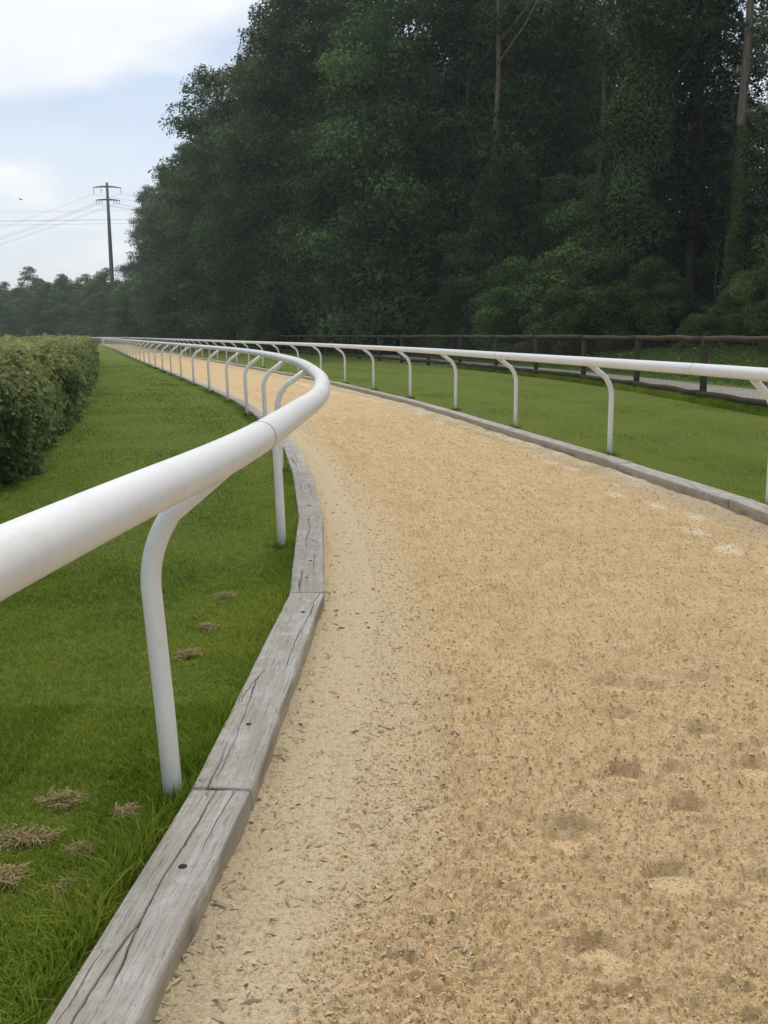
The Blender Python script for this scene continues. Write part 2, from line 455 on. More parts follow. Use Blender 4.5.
# ------------------------------------------------------------------ sand track
def sand_track():
    def ds(s):
        d = max(s - 7.0 - 1.0, .6)
        return .0035 + .0011 * d * d * .55 if d < 12 else .09 + (d - 12) * .02
    ss = [0.0]
    while ss[-1] < LC.L:
        s = ss[-1]; d = s - 7.0
        if d < 1.2: st = .12
        elif d < 40: st = np.clip(.0013 * d * d, .0062, 1.0)
        else: st = 2.5
        ss.append(s + st)
    ss[-1] = LC.L; ss = np.array(ss)
    A = LC.at(ss); T = LC.tan(ss)
    B = np.zeros_like(A)
    rp = RC.p; j0 = 0
    for i in range(len(ss)):
        lo = max(0, j0 - 400); hi = min(len(rp), j0 + 900) if i else len(rp)
        d = np.abs((rp[lo:hi] - A[i]) @ T[i]) + (np.linalg.norm(rp[lo:hi] - A[i], axis=1) > 9) * 50
        j0 = lo + int(np.argmin(d)); B[i] = rp[j0]
    k = np.ones(7) / 7
    B = np.stack([np.convolve(np.pad(B[:, c], 3, 'edge'), k, 'valid') for c in (0, 1)], 1)
    M = 620
    u = np.linspace(-.02, 1.02, M)
    X = A[:, None, 0] + (B - A)[:, None, 0] * u; Y = A[:, None, 1] + (B - A)[:, None, 1] * u
    W = np.linalg.norm(B - A, axis=1)[:, None]
    tl = u[None, :] * W; tr = (1 - u[None, :]) * W
    near = 1 - sstep(22, 45, ss)[:, None]
    wob = .16 * (fbm(ss * .9, ss * 0, 2)[:, None] - .5)
    edge = 1 - sstep(.30, .62, tl + wob * 2)
    edge = np.maximum(edge, .95 * (1 - sstep(.16, .42, tr + wob * 1.6)))
    loose = 1 - .85 * edge
    z = .020 * (fbm(X * 1.3, Y * 1.3, 11, 3) - .5)
    z += loose * .015 * (fbm(X * 7, Y * 7, 21, 3) - .45)
    b = fbm(X * 24, Y * 24, 31, 3)
    z += (.35 + .65 * loose) *   .024 * np.abs(b - .5) * 2 * (.4 + .6 * fbm(X * 2, Y * 2, 41, 2) * 2) * near
    z += loose * .007 * (vn(X * 75, Y * 75, 51) - .5) * near
    bil = np.abs(fbm(X * 42, Y * 42, 55, 2) - .5) * 2
    z += (.25 + .75 * loose) * .024 * (bil - .25) * near
    z += (.2 + .8 * loose) * .0065 * (vn(X * 95, Y * 62, 56) - .5) * near
    pit = sstep(.58, .74, fbm(X * 17, Y * 21, 57, 2)) * sstep(.36, .58, fbm(X * 2.2, Y * 2.2, 59, 2))
    z -= loose * .013 * pit * near
    z += .012 * (1 - edge) * sstep(.5, .9, tl)
    z += .034 * (1 - sstep(.0, .085, tl)) * fbm(X * 5, Y * 5, 65, 3) + .030 * (1 - sstep(.0, .10, tr)) * fbm(X * 5, Y * 5, 66, 3)
    damp = sstep(.56, .70, fbm(X * 3.1, Y * 3.1, 61, 4)) * .5 * loose
    dry = .55 * (1 - sstep(.08, .36, tr + wob)) * sstep(.42, .6, fbm(X * 1.7, Y * 1.7, 67, 3))
    # hoof prints: crescent-walled hollows with a pushed-up rim
    prints = []
    px = [(.58, 2.68, .3), (.79, 2.41, .2), (.83, 3.07, -.2), (.97, 2.82, .1), (.98, 3.9, .2), (.73, 4.11, .1), (1.15, 3.87, -.2), (.95, 3.56, 0), (1.22, 3.41, .3), (.67, 5.44, .2), (1.40, 3.95, .2), (1.27, 3.09, 0), (.36, 7.29, .1), (.77, 8.37, .2), (.52, 2.1, .3), (1.15, 5.6, .1), (.95, 6.3, .2)]
    prints += [(x, y, a, .062 + .014 * rng.random(), .014 + .011 * rng.random()) for x, y, a in px]
    for lane in (.30, .42, .55, .68, .80):
        s = 8.0
        while s < 40:
            s += rng.uniform(.35, 1.1)
            c = LC.off(np.array(s), lane * 3.55 + rng.normal(0, .14)); t = LC.tan(np.array(s))
            if rng.random() < (.85 if s > 10 else .5) and not (lane < .4 and rng.random() < .6):
                prints.append((c[0], c[1], math.atan2(-t[0], t[1]) + rng.normal(0, .3), rng.uniform(.045, .072), rng.uniform(.010, .026)))
    ymn, ymx = Y.min(1), Y.max(1)
    for (x0, y0, a, r, dpt) in prints:
        rows = np.where((ymn < y0 + .35) & (ymx > y0 - .35))[0]
        if len(rows) < 2: continue
        sl_ = slice(rows[0], rows[-1] + 1)
        dx = X[sl_] - x0; dy = Y[sl_] - y0
        ca, sa = math.cos(a), math.sin(a)
        lx = dx * ca + dy * sa; ly = -dx * sa + dy * ca
        jag = 1 + .55 * (fbm(X[sl_] * 9, Y[sl_] * 9, 77, 2) - .5)
        q = np.sqrt((lx / r) ** 2 + (ly / (r * 1.15)) ** 2) * jag
        tilt = 1 + .8 * np.clip(ly / r, -1, 1); zl = z[sl_].mean()
        z[sl_] += (zl - z[sl_]) * .9 * (1 - sstep(.95, 1.15, q)); dry[sl_] = np.maximum(dry[sl_], .12 * (1 - sstep(.6, .9, q)))
        z[sl_] += np.where(q < 2.2, -dpt * tilt * (1 - sstep(.80, 1.02, q)) + .5 * dpt * np.exp(-((q - 1.2) / .22) ** 2) * (.5 + vn(X[sl_] * 18, Y[sl_] * 18, 78)), 0)
        damp[sl_] *= sstep(.6, 1.0, q)
    # pale trodden patches near the right edge
    for s in np.arange(9, 36, .55):
        c = LC.off(np.array(s), 3.55 - .62 + rng.normal(0, .10))
        rows = np.where((ymn < c[1] + .5) & (ymx > c[1] - .5))[0]
        if len(rows) < 2: continue
        sl_ = slice(rows[0], rows[-1] + 1)
        q = np.hypot((X[sl_] - c[0]) / .11, (Y[sl_] - c[1]) / .18) * (1 + .5 * (vn(X[sl_] * 12, Y[sl_] * 12, 79) - .5))
        dry[sl_] = np.maximum(dry[sl_], .8 * (1 - sstep(.5, 1.1, q))); z[sl_] -= .008 * (1 - sstep(.6, 1.1, q))
    n, m = X.shape
    i = np.arange(n - 1)[:, None] * m; j = np.arange(m - 1)[None, :]
    q = np.stack([i + j, i + j + 1, i + m + j + 1, i + m + j], -1).reshape(-1, 4)
    me = nmesh('sand_track', np.stack([X, Y, z], -1).reshape(-1, 3), q, M_sand, True, {'edge': edge.ravel(), 'damp': damp.ravel(), 'dry': dry.ravel()})
    o = link('sand_track', me); o['kind'] = 'structure'
    return ss, A, B, z
_ss, _A, _B, _z = sand_track()
def sand_z(s, u):
    i = np.clip(np.searchsorted(_ss, s), 0, len(_ss) - 1); j = np.clip(((u + .02) / 1.04 * (_z.shape[1] - 1)).astype(int), 0, _z.shape[1] - 1)
    a = _A[i]; b = _B[i]
    return a + (b - a) * u[:, None], _z[i, j]

def pebbles(n, s_lo, s_hi, u_lo, u_hi, r0, r1, name, mat, chip=False, upow=1.0, grow=.0):
    # more of them close to the camera
    w = rng.random(n)
    s = 7 + 1 / (1 / (s_lo - 7) - w * (1 / (s_lo - 7) - 1 / (s_hi - 7)))
    u = u_lo + (u_hi - u_lo) * rng.random(n) ** upow
    p, z = sand_z(s, u)
    r = r0 + (r1 - r0) * rng.random(n) ** 3
    r *= 1 + grow * (s - s_lo)
    oct_ = np.array([(1, 0, 0), (-1, 0, 0), (0, 1, 0), (0, -1, 0), (0, 0, 1), (0, 0, -1)], float)
    sc = rng.uniform(.6, 1.35, (n, 3))
    if chip: sc *= np.array([2.6, .75, .28])
    v = oct_[None] * (1 + .5 * (rng.random((n, 6, 1)) - .5)) * sc[:, None, :] * r[:, None, None]
    v = v + rng.normal(0, .18, v.shape) * r[:, None, None]
    a = rng.random(n) * 2 * PI; ca, sa = np.cos(a)[:, None], np.sin(a)[:, None]
    ti = rng.normal(0, .25, n)[:, None]
    x = v[..., 0] * ca - v[..., 1] * sa; y = v[..., 0] * sa + v[..., 1] * ca
    zz = v[..., 2] + v[..., 0] * ti
    V = np.stack([x + p[:, None, 0], y + p[:, None, 1], zz + (z + r * (.12 if chip else .25))[:, None]], -1).reshape(-1, 3)
    f = np.array([(0, 2, 4), (2, 1, 4), (1, 3, 4), (3, 0, 4), (2, 0, 5), (1, 2, 5), (3, 1, 5), (0, 3, 5)])
    F = (f[None] + 6 * np.arange(n)[:, None, None]).reshape(-1, 3)
    tint = np.repeat(np.clip(rng.normal(.55, .16 if not chip else .22, n), 0, 1), 6)
    o = link(name, nmesh(name, V, F, mat, False, {'tint': tint}))
    return tag(o, kind='stuff')
o = pebbles(150000, 8.5, 24, .08, .98, .0011, .0054, 'sand_clods', M_clod, grow=.12); tag(o, 'loose tan clods and grains lying on the sand track', 'sand')
o = pebbles(3800, 8.5, 20, .0, .19, .0018, .0095, 'wood_chips', M_chip, True, 1.3, .05); tag(o, 'small brown wood chips strewn beside the near grey timber edging', 'wood chips')
o = pebbles(2600, 8.5, 20, .15, .98, .0015, .0058, 'bark_fibres', M_chip, True, 1.0, .05); tag(o, 'thin dark fibres scattered over the tan sand', 'fibres')

# ------------------------------------------------------------------ kerb timbers
BW, BH = .195, .10
def timber_mesh(name, L, M=8, NT_=7, cracks=(), seed=0, mirror=False):
    """x along 0..L, top face at z=BH, width along +y (away from track), track face at y=0"""
    r = .007
    top = np.linspace(r, BW - r, NT_)
    prof = [(BW, -.12, 0), (BW, BH * .3, 0), (BW - .001, BH - r, 0)] + [(y, BH, 0) for y in top[::-1]] + [(.001, BH - r, .4), (.0, BH * .62, .8), (0, BH * .3, 1), (0, -.02, 1), (0, -.12, 1)]
    prof = np.array(prof); K = len(prof)
    xs = np.linspace(0, L, M)
    X = np.repeat(xs[:, None], K, 1); Yp = np.repeat(prof[None, :, 0], M, 0); Z = np.repeat(prof[None, :, 1], M, 0)
    side = np.repeat(prof[None, :, 2], M, 0).copy()
    istop = np.zeros(K, bool); istop[3:3 + NT_] = True
    cr = np.zeros_like(X)
    if len(cracks):
        for (y0, x0, x1, w, d, sd) in cracks:
            yc = y0 + .030 * (fbm(X * 1.6, X * 0 + sd, sd, 3) - .5) * 2 + .010 * (fbm(X * 13, X * 0, sd + 3, 3) - .5)
            tap = sstep(x0, x0 + .18, X) * (1 - sstep(x1 - .18, x1, X)) * (.55 + .9 * vn(X * 7, X * 0 + 2, sd + 5))
            ww = w * np.clip(tap, .05, 2)
            gq = np.exp(-((Yp - yc) / ww) ** 2) * np.clip(tap * 1.6, 0, 1)
            cr = np.maximum(cr, gq * istop[None, :]); Z = Z - d * gq * istop[None, :]
        Z = Z + istop[None, :] * (.0035 * (fbm(X * 3, Yp * 30, seed + 9, 3) - .5) + .006 * (fbm(X * 1.5, Yp * 5, seed + 4, 2) - .5))
        Yp = Yp + (~istop)[None, :] * .006 * (fbm(X * 4, Z * 18, seed + 2, 3) - .5)
        cr = np.maximum(cr, .35 * (~istop)[None, :] * sstep(.62, .72, fbm(X * 1.4, Z * 26, seed + 31, 3)))
    if seed == 49:
        cr = np.maximum(cr, .32 * (~istop)[None, :] * np.exp(-((X - 1.66) / .06) ** 2 - ((Z - .05) / .04) ** 2) * (Yp < .05) * (.6 + .8 * vn(X * 60, Z * 60, 5)))
    if mirror: Yp = -Yp
    v = np.stack([X, Yp, Z], -1).reshape(-1, 3)
    i = np.arange(M - 1)[:, None] * K; j = np.arange(K - 1)[None, :]
    q = np.stack([i + j, i + K + j, i + K + j + 1, i + j + 1], -1).reshape(-1, 4)
    if mirror: q = q[:, ::-1]
    e0 = np.arange(K)[None, :]; e1 = (np.arange(K) + (M - 1) * K)[None, ::-1]
    if mirror: e0, e1 = e0[:, ::-1], e1[:, ::-1]
    return nmesh(name, v, [q, e0, e1], M_timber, len(cracks) > 0, {'side': side.ravel(), 'crack': cr.ravel()})
def bolt_mesh():
    b = MB(); a = np.linspace(0, 2 * PI, 14, endpoint=False)
    b.tube([(0, 0, -.03), (0, 0, .0005), (0, 0, .0022)], [.0125, .0125, .0105], 14)
    return b.mesh('bolt', M_bolt)
BOLT = bolt_mesh()
BL = 2.335; GAP = .017
def place_timber(curve, s0, me, name, side):
    a = curve.at(np.array(s0)); b = curve.at(np.array(s0 + BL))
    d = b - a; ang = math.atan2(d[1], d[0])
    o = link(name, me, None, (a[0], a[1], rng.normal(0, .0025)), ang)
    o.rotation_euler = (rng.normal(0, .006), rng.normal(0, .0015), ang)
    return o
s_j = LC.s_at_y(2.79)
left_far = timber_mesh('edging_timber', BL - GAP, 10, 6)
labels_near = {-2: None}
near_lab = {
 -1: 'long cracked grey edging timber cut by the bottom edge of the photo',
 0: 'grey edging timber starting at the foot of the closest white rail post',
 1: 'weathered edging timber with four dark bolt heads, near the second white post',
 2: 'pale edging timber where the left edging starts bending left, beyond the four-bolt one',
 3: 'grey edging timber seen right under the curving white rail'}
nb = int((LC.L - s_j) / BL) - 1
for k in range(-3, nb):
    s0 = s_j + k * BL
    if s0 < .1 or s0 > 172: continue
    if -1 <= k <= 3:
        rr = random.Random(40 + k); cr = []
        if k == -1:
            cr = [(.125, .25, 1.75, .0021, .016, 101), (.105, 1.3, 2.45, .0019, .016, 102), (.16, .9, 1.6, .0012, .010, 103), (.085, .2, 1.35, .0014, .012, 104), (.055, .3, 1.1, .0013, .010, 107), (.035, .9, 1.35, .0012, .010, 109), (.05, 1.9, 2.5, .0013, .010, 111), (.145, .1, .9, .0011, .010, 113)]
        else:
            for q_ in range(6 if k == 0 else 5):
                x0 = rr.uniform(-.2, 1.6); cr.append((rr.uniform(.03, .16), x0, x0 + rr.uniform(.4, 1.3), rr.uniform(.0010, .0019), rr.uniform(.006, .014), 200 + 20 * k + q_))
        me = timber_mesh('edging_timber', BL - GAP, (900, 520, 320, 200, 120)[k + 1], (110, 80, 50, 40, 30)[k + 1], cr, 50 + k)
        o = place_timber(LC, s0, me, 'edging_timber', 1)
        tag(o, near_lab[k], 'timber edging', 'timber beams edging the left of the track')
        for (bx, by) in {-1: [(1.88, .085), (.45, .10)], 0: [(.5, .10), (1.95, .075)], 1: [(.32, .10), (.75, .085), (1.35, .07), (2.1, .11)], 2: [(.4, .09), (1.3, .1)], 3: [(.5, .08), (1.7, .1)]}[k]:
            link('bolt', BOLT, o, (bx, by, BH))
        if k == -1: o.location.z -= .006
    else:
        o = place_timber(LC, s0, left_far, 'edging_timber', 1)
        if k < -1: tag(o, 'grey edging timber below the bottom edge, before the long cracked one', 'timber edging', 'timber beams edging the left of the track')
        else: tag(o, 'small grey edging timber under the left white rail beyond its bend', 'timber edging', 'timber beams edging the left of the track')
right_far = timber_mesh('edging_timber', BL - GAP, 10, 6, mirror=True)
s_jr = RC.s_at_y(8.0)
nr_lab = {-1: 'grey edging timber at the right edge, beside the nearest right rail post', 0: 'grey edging timber on the right, nearest one seen whole',
          1: 'grey edging timber at the foot of the second white post on the right', 2: 'grey edging timber just beyond the second white post on the right', 3: 'grey edging timber beside the third white post on the right'}
for k in range(-6, int((172 - s_jr) / BL)):
    s0 = s_jr + k * BL
    if s0 < .1: continue
    if -1 <= k <= 2:
        cr = [(random.uniform(.03, .15), x0, x0 + .9, .004, .01, 300 + 10 * k + q_) for q_, x0 in enumerate((.0, .6, 1.3))]
        me = timber_mesh('edging_timber', BL - GAP, 120, 26, cr, 80 + k, True)
    else: me = right_far
    o = place_timber(RC, s0, me, 'edging_timber', -1)
    tag(o, nr_lab.get(k, 'small grey edging timber far along the right side of the sand' if k > 0 else 'grey edging timber on the right, nearer than any rail post in view'), 'timber edging', 'timber beams edging the right of the track')

# ------------------------------------------------------------------ white running rails
POSTS = []
RZ = 1.17; RR = .0545; PR = .0315
def rail(pitch_, name, label, curve, base_off, rail_off, s_first, s_max, side, sleeves, lean):
    t = empty(name, (*curve.off(np.array(s_first), float(base_off(s_first))), .05)); tag(t, label, 'running rail', 'white running rails')
    loc = np.array(t.location)
    ss = np.concatenate([np.arange(1.0, 45, .12), np.arange(45, s_max, 1.0)])
    off = rail_off(ss)
    P = curve.off(ss, off)
    pts = np.column_stack([P, np.full(len(P), RZ)]) - loc
    b = MB(); b.tube(pts, RR, 28); o = b.build('top_rail', M_white, t)
    for s in sleeves:
        q = np.array([s - .006, s - .004, s + .004, s + .006])
        pp = np.column_stack([curve.off(q, rail_off(q)), np.full(4, RZ)]) - loc
        c = MB(); c.tube(pp, [RR * .99, RR + .0022, RR + .0022, RR * .99], 28); c.build('joint_ring', M_ring, o)
    def post_mesh(ov, ln):
        zb = .845
        k = [np.array((0, -.12)), np.array((ln * .95, zb - .09))]
        a_, b_, c_ = np.array((ln * .95, zb - .09)), np.array((ln, zb + .035)), np.array((ln + (ov - ln) * .30, zb + .145))
        path = [k[0], np.array((ln * .45, .35))]
        for u in np.linspace(0, 1, 9): path.append((1 - u) ** 2 * a_ + 2 * u * (1 - u) * b_ + u * u * c_)
        path.append(np.array((ov, RZ - .025)))
        p = np.array([(x * side, 0, z - .05) for x, z in path])
        m = MB(); m.tube(p, PR, 18); return m.mesh('post', M_white)
    cache = {}
    bc = curve.offset(lambda c: base_off(c.s))
    # stations along the base line
    sb0 = float(bc.s[np.argmin(np.abs(curve.s - s_first))])
    j = 0; n = 0
    stations = np.arange(sb0 - pitch_ * math.floor((sb0 - .8) / pitch_), bc.L, pitch_)
    for sb in stations:
        sc = float(np.interp(sb, bc.s, curve.s))
        if sc > s_max - 1: break
        bo = float(base_off(sc)); ov = round(abs(float(rail_off(np.array([sc]))[0]) - bo), 2)
        ln = lean(sc)
        key = (ov, round(ln, 3))
        if key not in cache: cache[key] = post_mesh(ov, ln)
        T = curve.tan(np.array(sc)); p = curve.off(np.array(sc), bo)
        link('post', cache[key], t, (p[0] - loc[0], p[1] - loc[1], 0), math.atan2(-T[0], T[1]))
        n += 1; POSTS.append((sc, p[0], p[1]))
    return t
def roffL(s):
    y = s - 7.1
    return np.interp(y, [0, 1.5, 2.4, 3.3, 4.6, 6.0, 7.5], [-.05, -.037, -.028, -.026, -.034, -.018, .008])
rail(3.68, 'running_rail', 'white tubular racecourse rail sweeping from the near left edge round into the distance', LC, lambda s: -np.interp(s, [0, 10.5, 13.5, 20], [.245, .25, .31, .30]), roffL, LC.s_at_y(2.82), 200, 1,
     [LC.s_at_y(3.28) + 5.9 * k for k in range(0, 9)], lambda s: -.045 if s < 12 else -.02)
rail(3.47, 'running_rail', 'white tubular racecourse rail on the right of the sand, in front of the wooden fence', RC, lambda s: np.interp(s, [0, 15.5, 19], [.25, .26, .34]), lambda s: 0 * s + .03, RC.s_at_y(7.80), 205, -1,
     [RC.s_at_y(8.75) + 5.9 * k for k in range(-1, 9)], lambda s: .0)

# ------------------------------------------------------------------ wooden post and rail fence
def wood_fence():
    s0 = 1.0; t = empty('post_and_rail_fence', (*FC.at(np.array(FC.s_at_y(19.9))), .05)); loc = np.array(t.location)
    tag(t, 'dark timber post and rail fence with wire netting between the lawn and the gravel road', 'fence')
    s_first = FC.s_at_y(19.8); st = []
    s = s_first - 4.1 * 5
    while s < FC.L - 1: st.append(s); s += 4.1
    st = [x for x in st if x > .3]
    m = MB()
    m.tube([(0, 0, -.3), (.004, 0, .5), (0, .004, 1.27), (0, .004, 1.285)], [.074, .072, .068, .055], 12); PM = m.mesh('post', M_fence)
    for x in st:
        p = FC.at(np.array(x)) - loc[:2]
        link('post', PM, t, (p[0], p[1], random.uniform(-.015, .015)), random.uniform(0, 3))
    for a, b in zip(st[:-1], st[1:]):
        pa, pb = FC.off(np.array(a), -.01) - loc[:2], FC.off(np.array(b), -.01) - loc[:2]
        d = (pb - pa) / np.linalg.norm(pb - pa)
        for name, z, r in (('top_rail', 1.30, .064), ('bottom_rail', .19, .064)):
            m = MB(); n = 7; q = np.linspace(0, 1, n)[:, None]
            P = pa + (pb - pa) * q
            nv = np.array([d[1], -d[0]]) * (-.075 if z < 1 else 0)
            P = P + nv
            zz = z + np.random.default_rng(int(a * 10)).normal(0, .008, n) + (.0 if z < 1 else .0)
            rr = r * np.random.default_rng(int(a * 10) + 3).uniform(.92, 1.06, n)
            ov = .03 if z < 1 else -.004
            P[0] -= d * ov; P[-1] += d * ov
            m.tube(np.column_stack([P, zz]), rr, 10); m.build(name, M_fence, t)
    # netting
    w = MB(); sn = np.arange(st[0], min(FC.s_at_y(46), st[-1]), .10)
    P = FC.off(sn, -.068) - loc[:2]
    for z in np.arange(.07, 1.22, .10):
        Q = np.column_stack([P[::4], np.full(len(P[::4]), z)]); w.tube(Q, .0016, 3, False)
    V = []; F = []
    for i, p in enumerate(P):
        V += [(p[0] - .0016, p[1] - .002, .05), (p[0] + .0016, p[1] - .002, .05), (p[0], p[1] + .002, .05), (p[0] - .0016, p[1] - .002, 1.2), (p[0] + .0016, p[1] - .002, 1.2), (p[0], p[1] + .002, 1.2)]
        k = 6 * i; F += [(k, k + 1, k + 4, k + 3), (k + 1, k + 2, k + 5, k + 4), (k + 2, k, k + 3, k + 5)]
    w.add(V, [F]); w.build('wire_netting', M_wire, t, False)
wood_fence()

# ------------------------------------------------------------------ leaf builder
def leaves(c, nrm, size, tint, aspect=.62, fold=.25, r=rng):
    """one folded kite-shaped leaf per centre"""
    n = len(c)
    nrm = nrm / (np.linalg.norm(nrm, axis=1)[:, None] + 1e-9)
    a = r.normal(size=(n, 3)); u = np.cross(nrm, a); u /= np.linalg.norm(u, axis=1)[:, None] + 1e-9
    w = np.cross(nrm, u)
    L = size[:, None] * .5; Wd = L * aspect
    tip, tail = c + u * L, c - u * L
    s1, s2 = c + w * Wd + nrm * L * fold, c - w * Wd + nrm * L * fold
    V = np.stack([tail, s1, tip, s2], 1).reshape(-1, 3)
    k = 4 * np.arange(n)[:, None]
    F = np.concatenate([k + np.array([[0, 1, 2]]), k + np.array([[0, 2, 3]])])
    return V, F, np.repeat(tint, 4)
def leaf_obj_mesh(name, parts, mat):
    V = []; F = []; T = []; o = 0
    for v, f, t in parts:
        V.append(v); F.append(f + o); T.append(t); o += len(v)
    return nmesh(name, np.concatenate(V), [np.concatenate(F)], mat, False, {'tint': np.clip(np.concatenate(T), 0, 1)})

# ------------------------------------------------------------------ trees
def unit(n, r):
    d = r.normal(size=(n, 3)); return d / np.linalg.norm(d, axis=1)[:, None]
def broadleaf(seed, h, rad, zb, ncl, per, leaf, mat, rc=(.9, 1.9), shape=1.0, bark=M_bark, tr=.28, limb=22):
    r = np.random.default_rng(seed)
    C = []; RCs = []
    lean = r.normal(0, .4, 2)
    lob = r.uniform(0, 2 * PI, 3)
    while len(C) < ncl:
        u = r.random(); z = zb + (h - zb) * u
        pr = (math.sin(PI * min(1, (u * .86 + .14)) ** (.75 * shape))) ** .65
        a = r.random() * 2 * PI
        lobes = 1 + .18 * math.sin(2 * a + lob[0] + u * 3) + .14 * math.sin(3 * a + lob[1] - u * 5) + .1 * math.sin(5 * a + lob[2] + 9 * u)
        f = r.uniform(.25, 1.0) ** .5 * r.uniform(.85, 1.12)
        R_ = rad * pr * lobes * f
        C.append((R_ * math.cos(a) + lean[0] * u * 2, R_ * math.sin(a) + lean[1] * u * 2, z + r.normal(0, .3))); RCs.append(r.uniform(*rc) * (.75 + .5 * (1 - u)))
    C = np.array(C); RCs = np.array(RCs)
    parts = []
    for c, q in zip(C, RCs):
        n = int(per * (q / np.mean(rc)) ** 2)
        d = unit(n, r); d[:, 2] = np.where((d[:, 2] < -.1) & (r.random(n) < .65), -d[:, 2], d[:, 2])
        rad_ = q * (.45 + .6 * r.random(n) ** .6) * (1 + .35 * np.sin(d[:, 0] * 5 + c[0] * 3) * np.sin(d[:, 1] * 5 + c[1] * 3))
        p = c + d * rad_[:, None] * np.array([1, 1, .62])
        nr = d * .7 + np.array([0, 0, .55]) + r.normal(0, .45, (n, 3))
        tint = np.full(n, r.normal(.45, .23)) + r.normal(0, .13, n)
        parts.append(leaves(p, nr, leaf * r.uniform(.6, 1.35, n), tint, r=r))
    crown = leaf_obj_mesh('crown', parts, mat)
    m = MB(); zs = np.linspace(-.6, h * .9, 12)
    tx = np.column_stack([lean[0] * 2 * np.clip((zs - zb) / (h - zb), 0, 1) + .10 * np.sin(zs * .45 + seed), lean[1] * 2 * np.clip((zs - zb) / (h - zb), 0, 1) + .10 * np.cos(zs * .37 + seed), zs])
    tx[0, :2] = tx[1, :2]
    m.tube(tx, tr * np.clip(1 - zs / (h * .95), .1, 1) * np.where(zs < .3, 1.45, 1.0), 10)
    for c, q in list(zip(C, RCs))[:limb]:
        zz = max(zb * .7, c[2] - abs(np.hypot(*c[:2])) * .7 - 1.0); zz = min(zz, h * .85)
        b0 = np.array([np.interp(zz, zs, tx[:, 0]), np.interp(zz, zs, tx[:, 1]), zz]); mid = (b0 + c) / 2 + np.array([0, 0, -.25])
        m.tube([b0, mid, c + np.array([0, 0, .1])], [tr * .32, tr * .2, .02], 6)
    trunk = m.mesh('trunk', bark)
    return crown, trunk
def spruce(seed, h, rad, zb, mat):
    r = np.random.default_rng(seed); parts = []; m = MB()
    m.tube([(0, 0, -.5), (0, 0, 1), (0.1, 0, h * .5), (0, 0.05, h)], [.34, .28, .17, .02], 10)
    z = zb
    while z < h - .3:
        u = (z - zb) / (h - zb); R_ = rad * (1 - u) ** .8 * r.uniform(.75, 1.1) + .25
        nb_ = int(7 - 3 * u)
        a0 = r.random() * 6
        for k in range(nb_):
            a = a0 + 2 * PI * k / nb_ + r.normal(0, .2); L = R_ * r.uniform(.7, 1.12)
            q = np.linspace(.1, 1, max(4, int(L / .16)))
            bx = np.cos(a) * L * q; by = np.sin(a) * L * q; bz = z + .25 * L * q - .62 * L * q ** 2
            if k % 2 == 0: m.tube(np.column_stack([bx, by, bz])[[0, len(q) // 2, -1]], [.04, .025, .008], 4, False)
            n = len(q); rep = 9
            P = np.repeat(np.column_stack([bx, by, bz]), rep, 0)
            lat = r.normal(0, .22, len(P)) * (1.15 - np.repeat(q, rep))* L * .55
            P = P + np.column_stack([-np.sin(a) * lat, np.cos(a) * lat, -np.abs(r.normal(0, .16, len(P))) - .12 * np.abs(lat)])
            nr = np.column_stack([r.normal(0, .5, len(P)) + np.cos(a) * .3, r.normal(0, .5, len(P)) + np.sin(a) * .3, np.full(len(P), .8)])
            parts.append(leaves(P, nr, r.uniform(.16, .34, len(P)), np.clip(r.normal(.45, .2, len(P)) + .25 * (np.repeat(q, rep) - .6), 0, 1), .34, .1, r))
        z += r.uniform(.38, .62) * (1.1 - .35 * u)
    return leaf_obj_mesh('crown', parts, mat), m.mesh('trunk', M_bark)
def ivy(seed, z0, z1, rad):
    r = np.random.default_rng(seed); n = 24000
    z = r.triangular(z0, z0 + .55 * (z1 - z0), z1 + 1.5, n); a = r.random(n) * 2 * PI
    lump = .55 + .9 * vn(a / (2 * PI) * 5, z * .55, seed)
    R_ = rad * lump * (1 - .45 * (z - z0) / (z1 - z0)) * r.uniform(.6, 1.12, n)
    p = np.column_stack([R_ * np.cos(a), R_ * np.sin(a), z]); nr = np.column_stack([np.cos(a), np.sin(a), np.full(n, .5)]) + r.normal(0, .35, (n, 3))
    return leaf_obj_mesh('ivy', [leaves(p, nr, r.uniform(.09, .20, n), .35 + .6 * (lump - .5) + r.normal(0, .14, n), .8, r=r)], M_leafV)
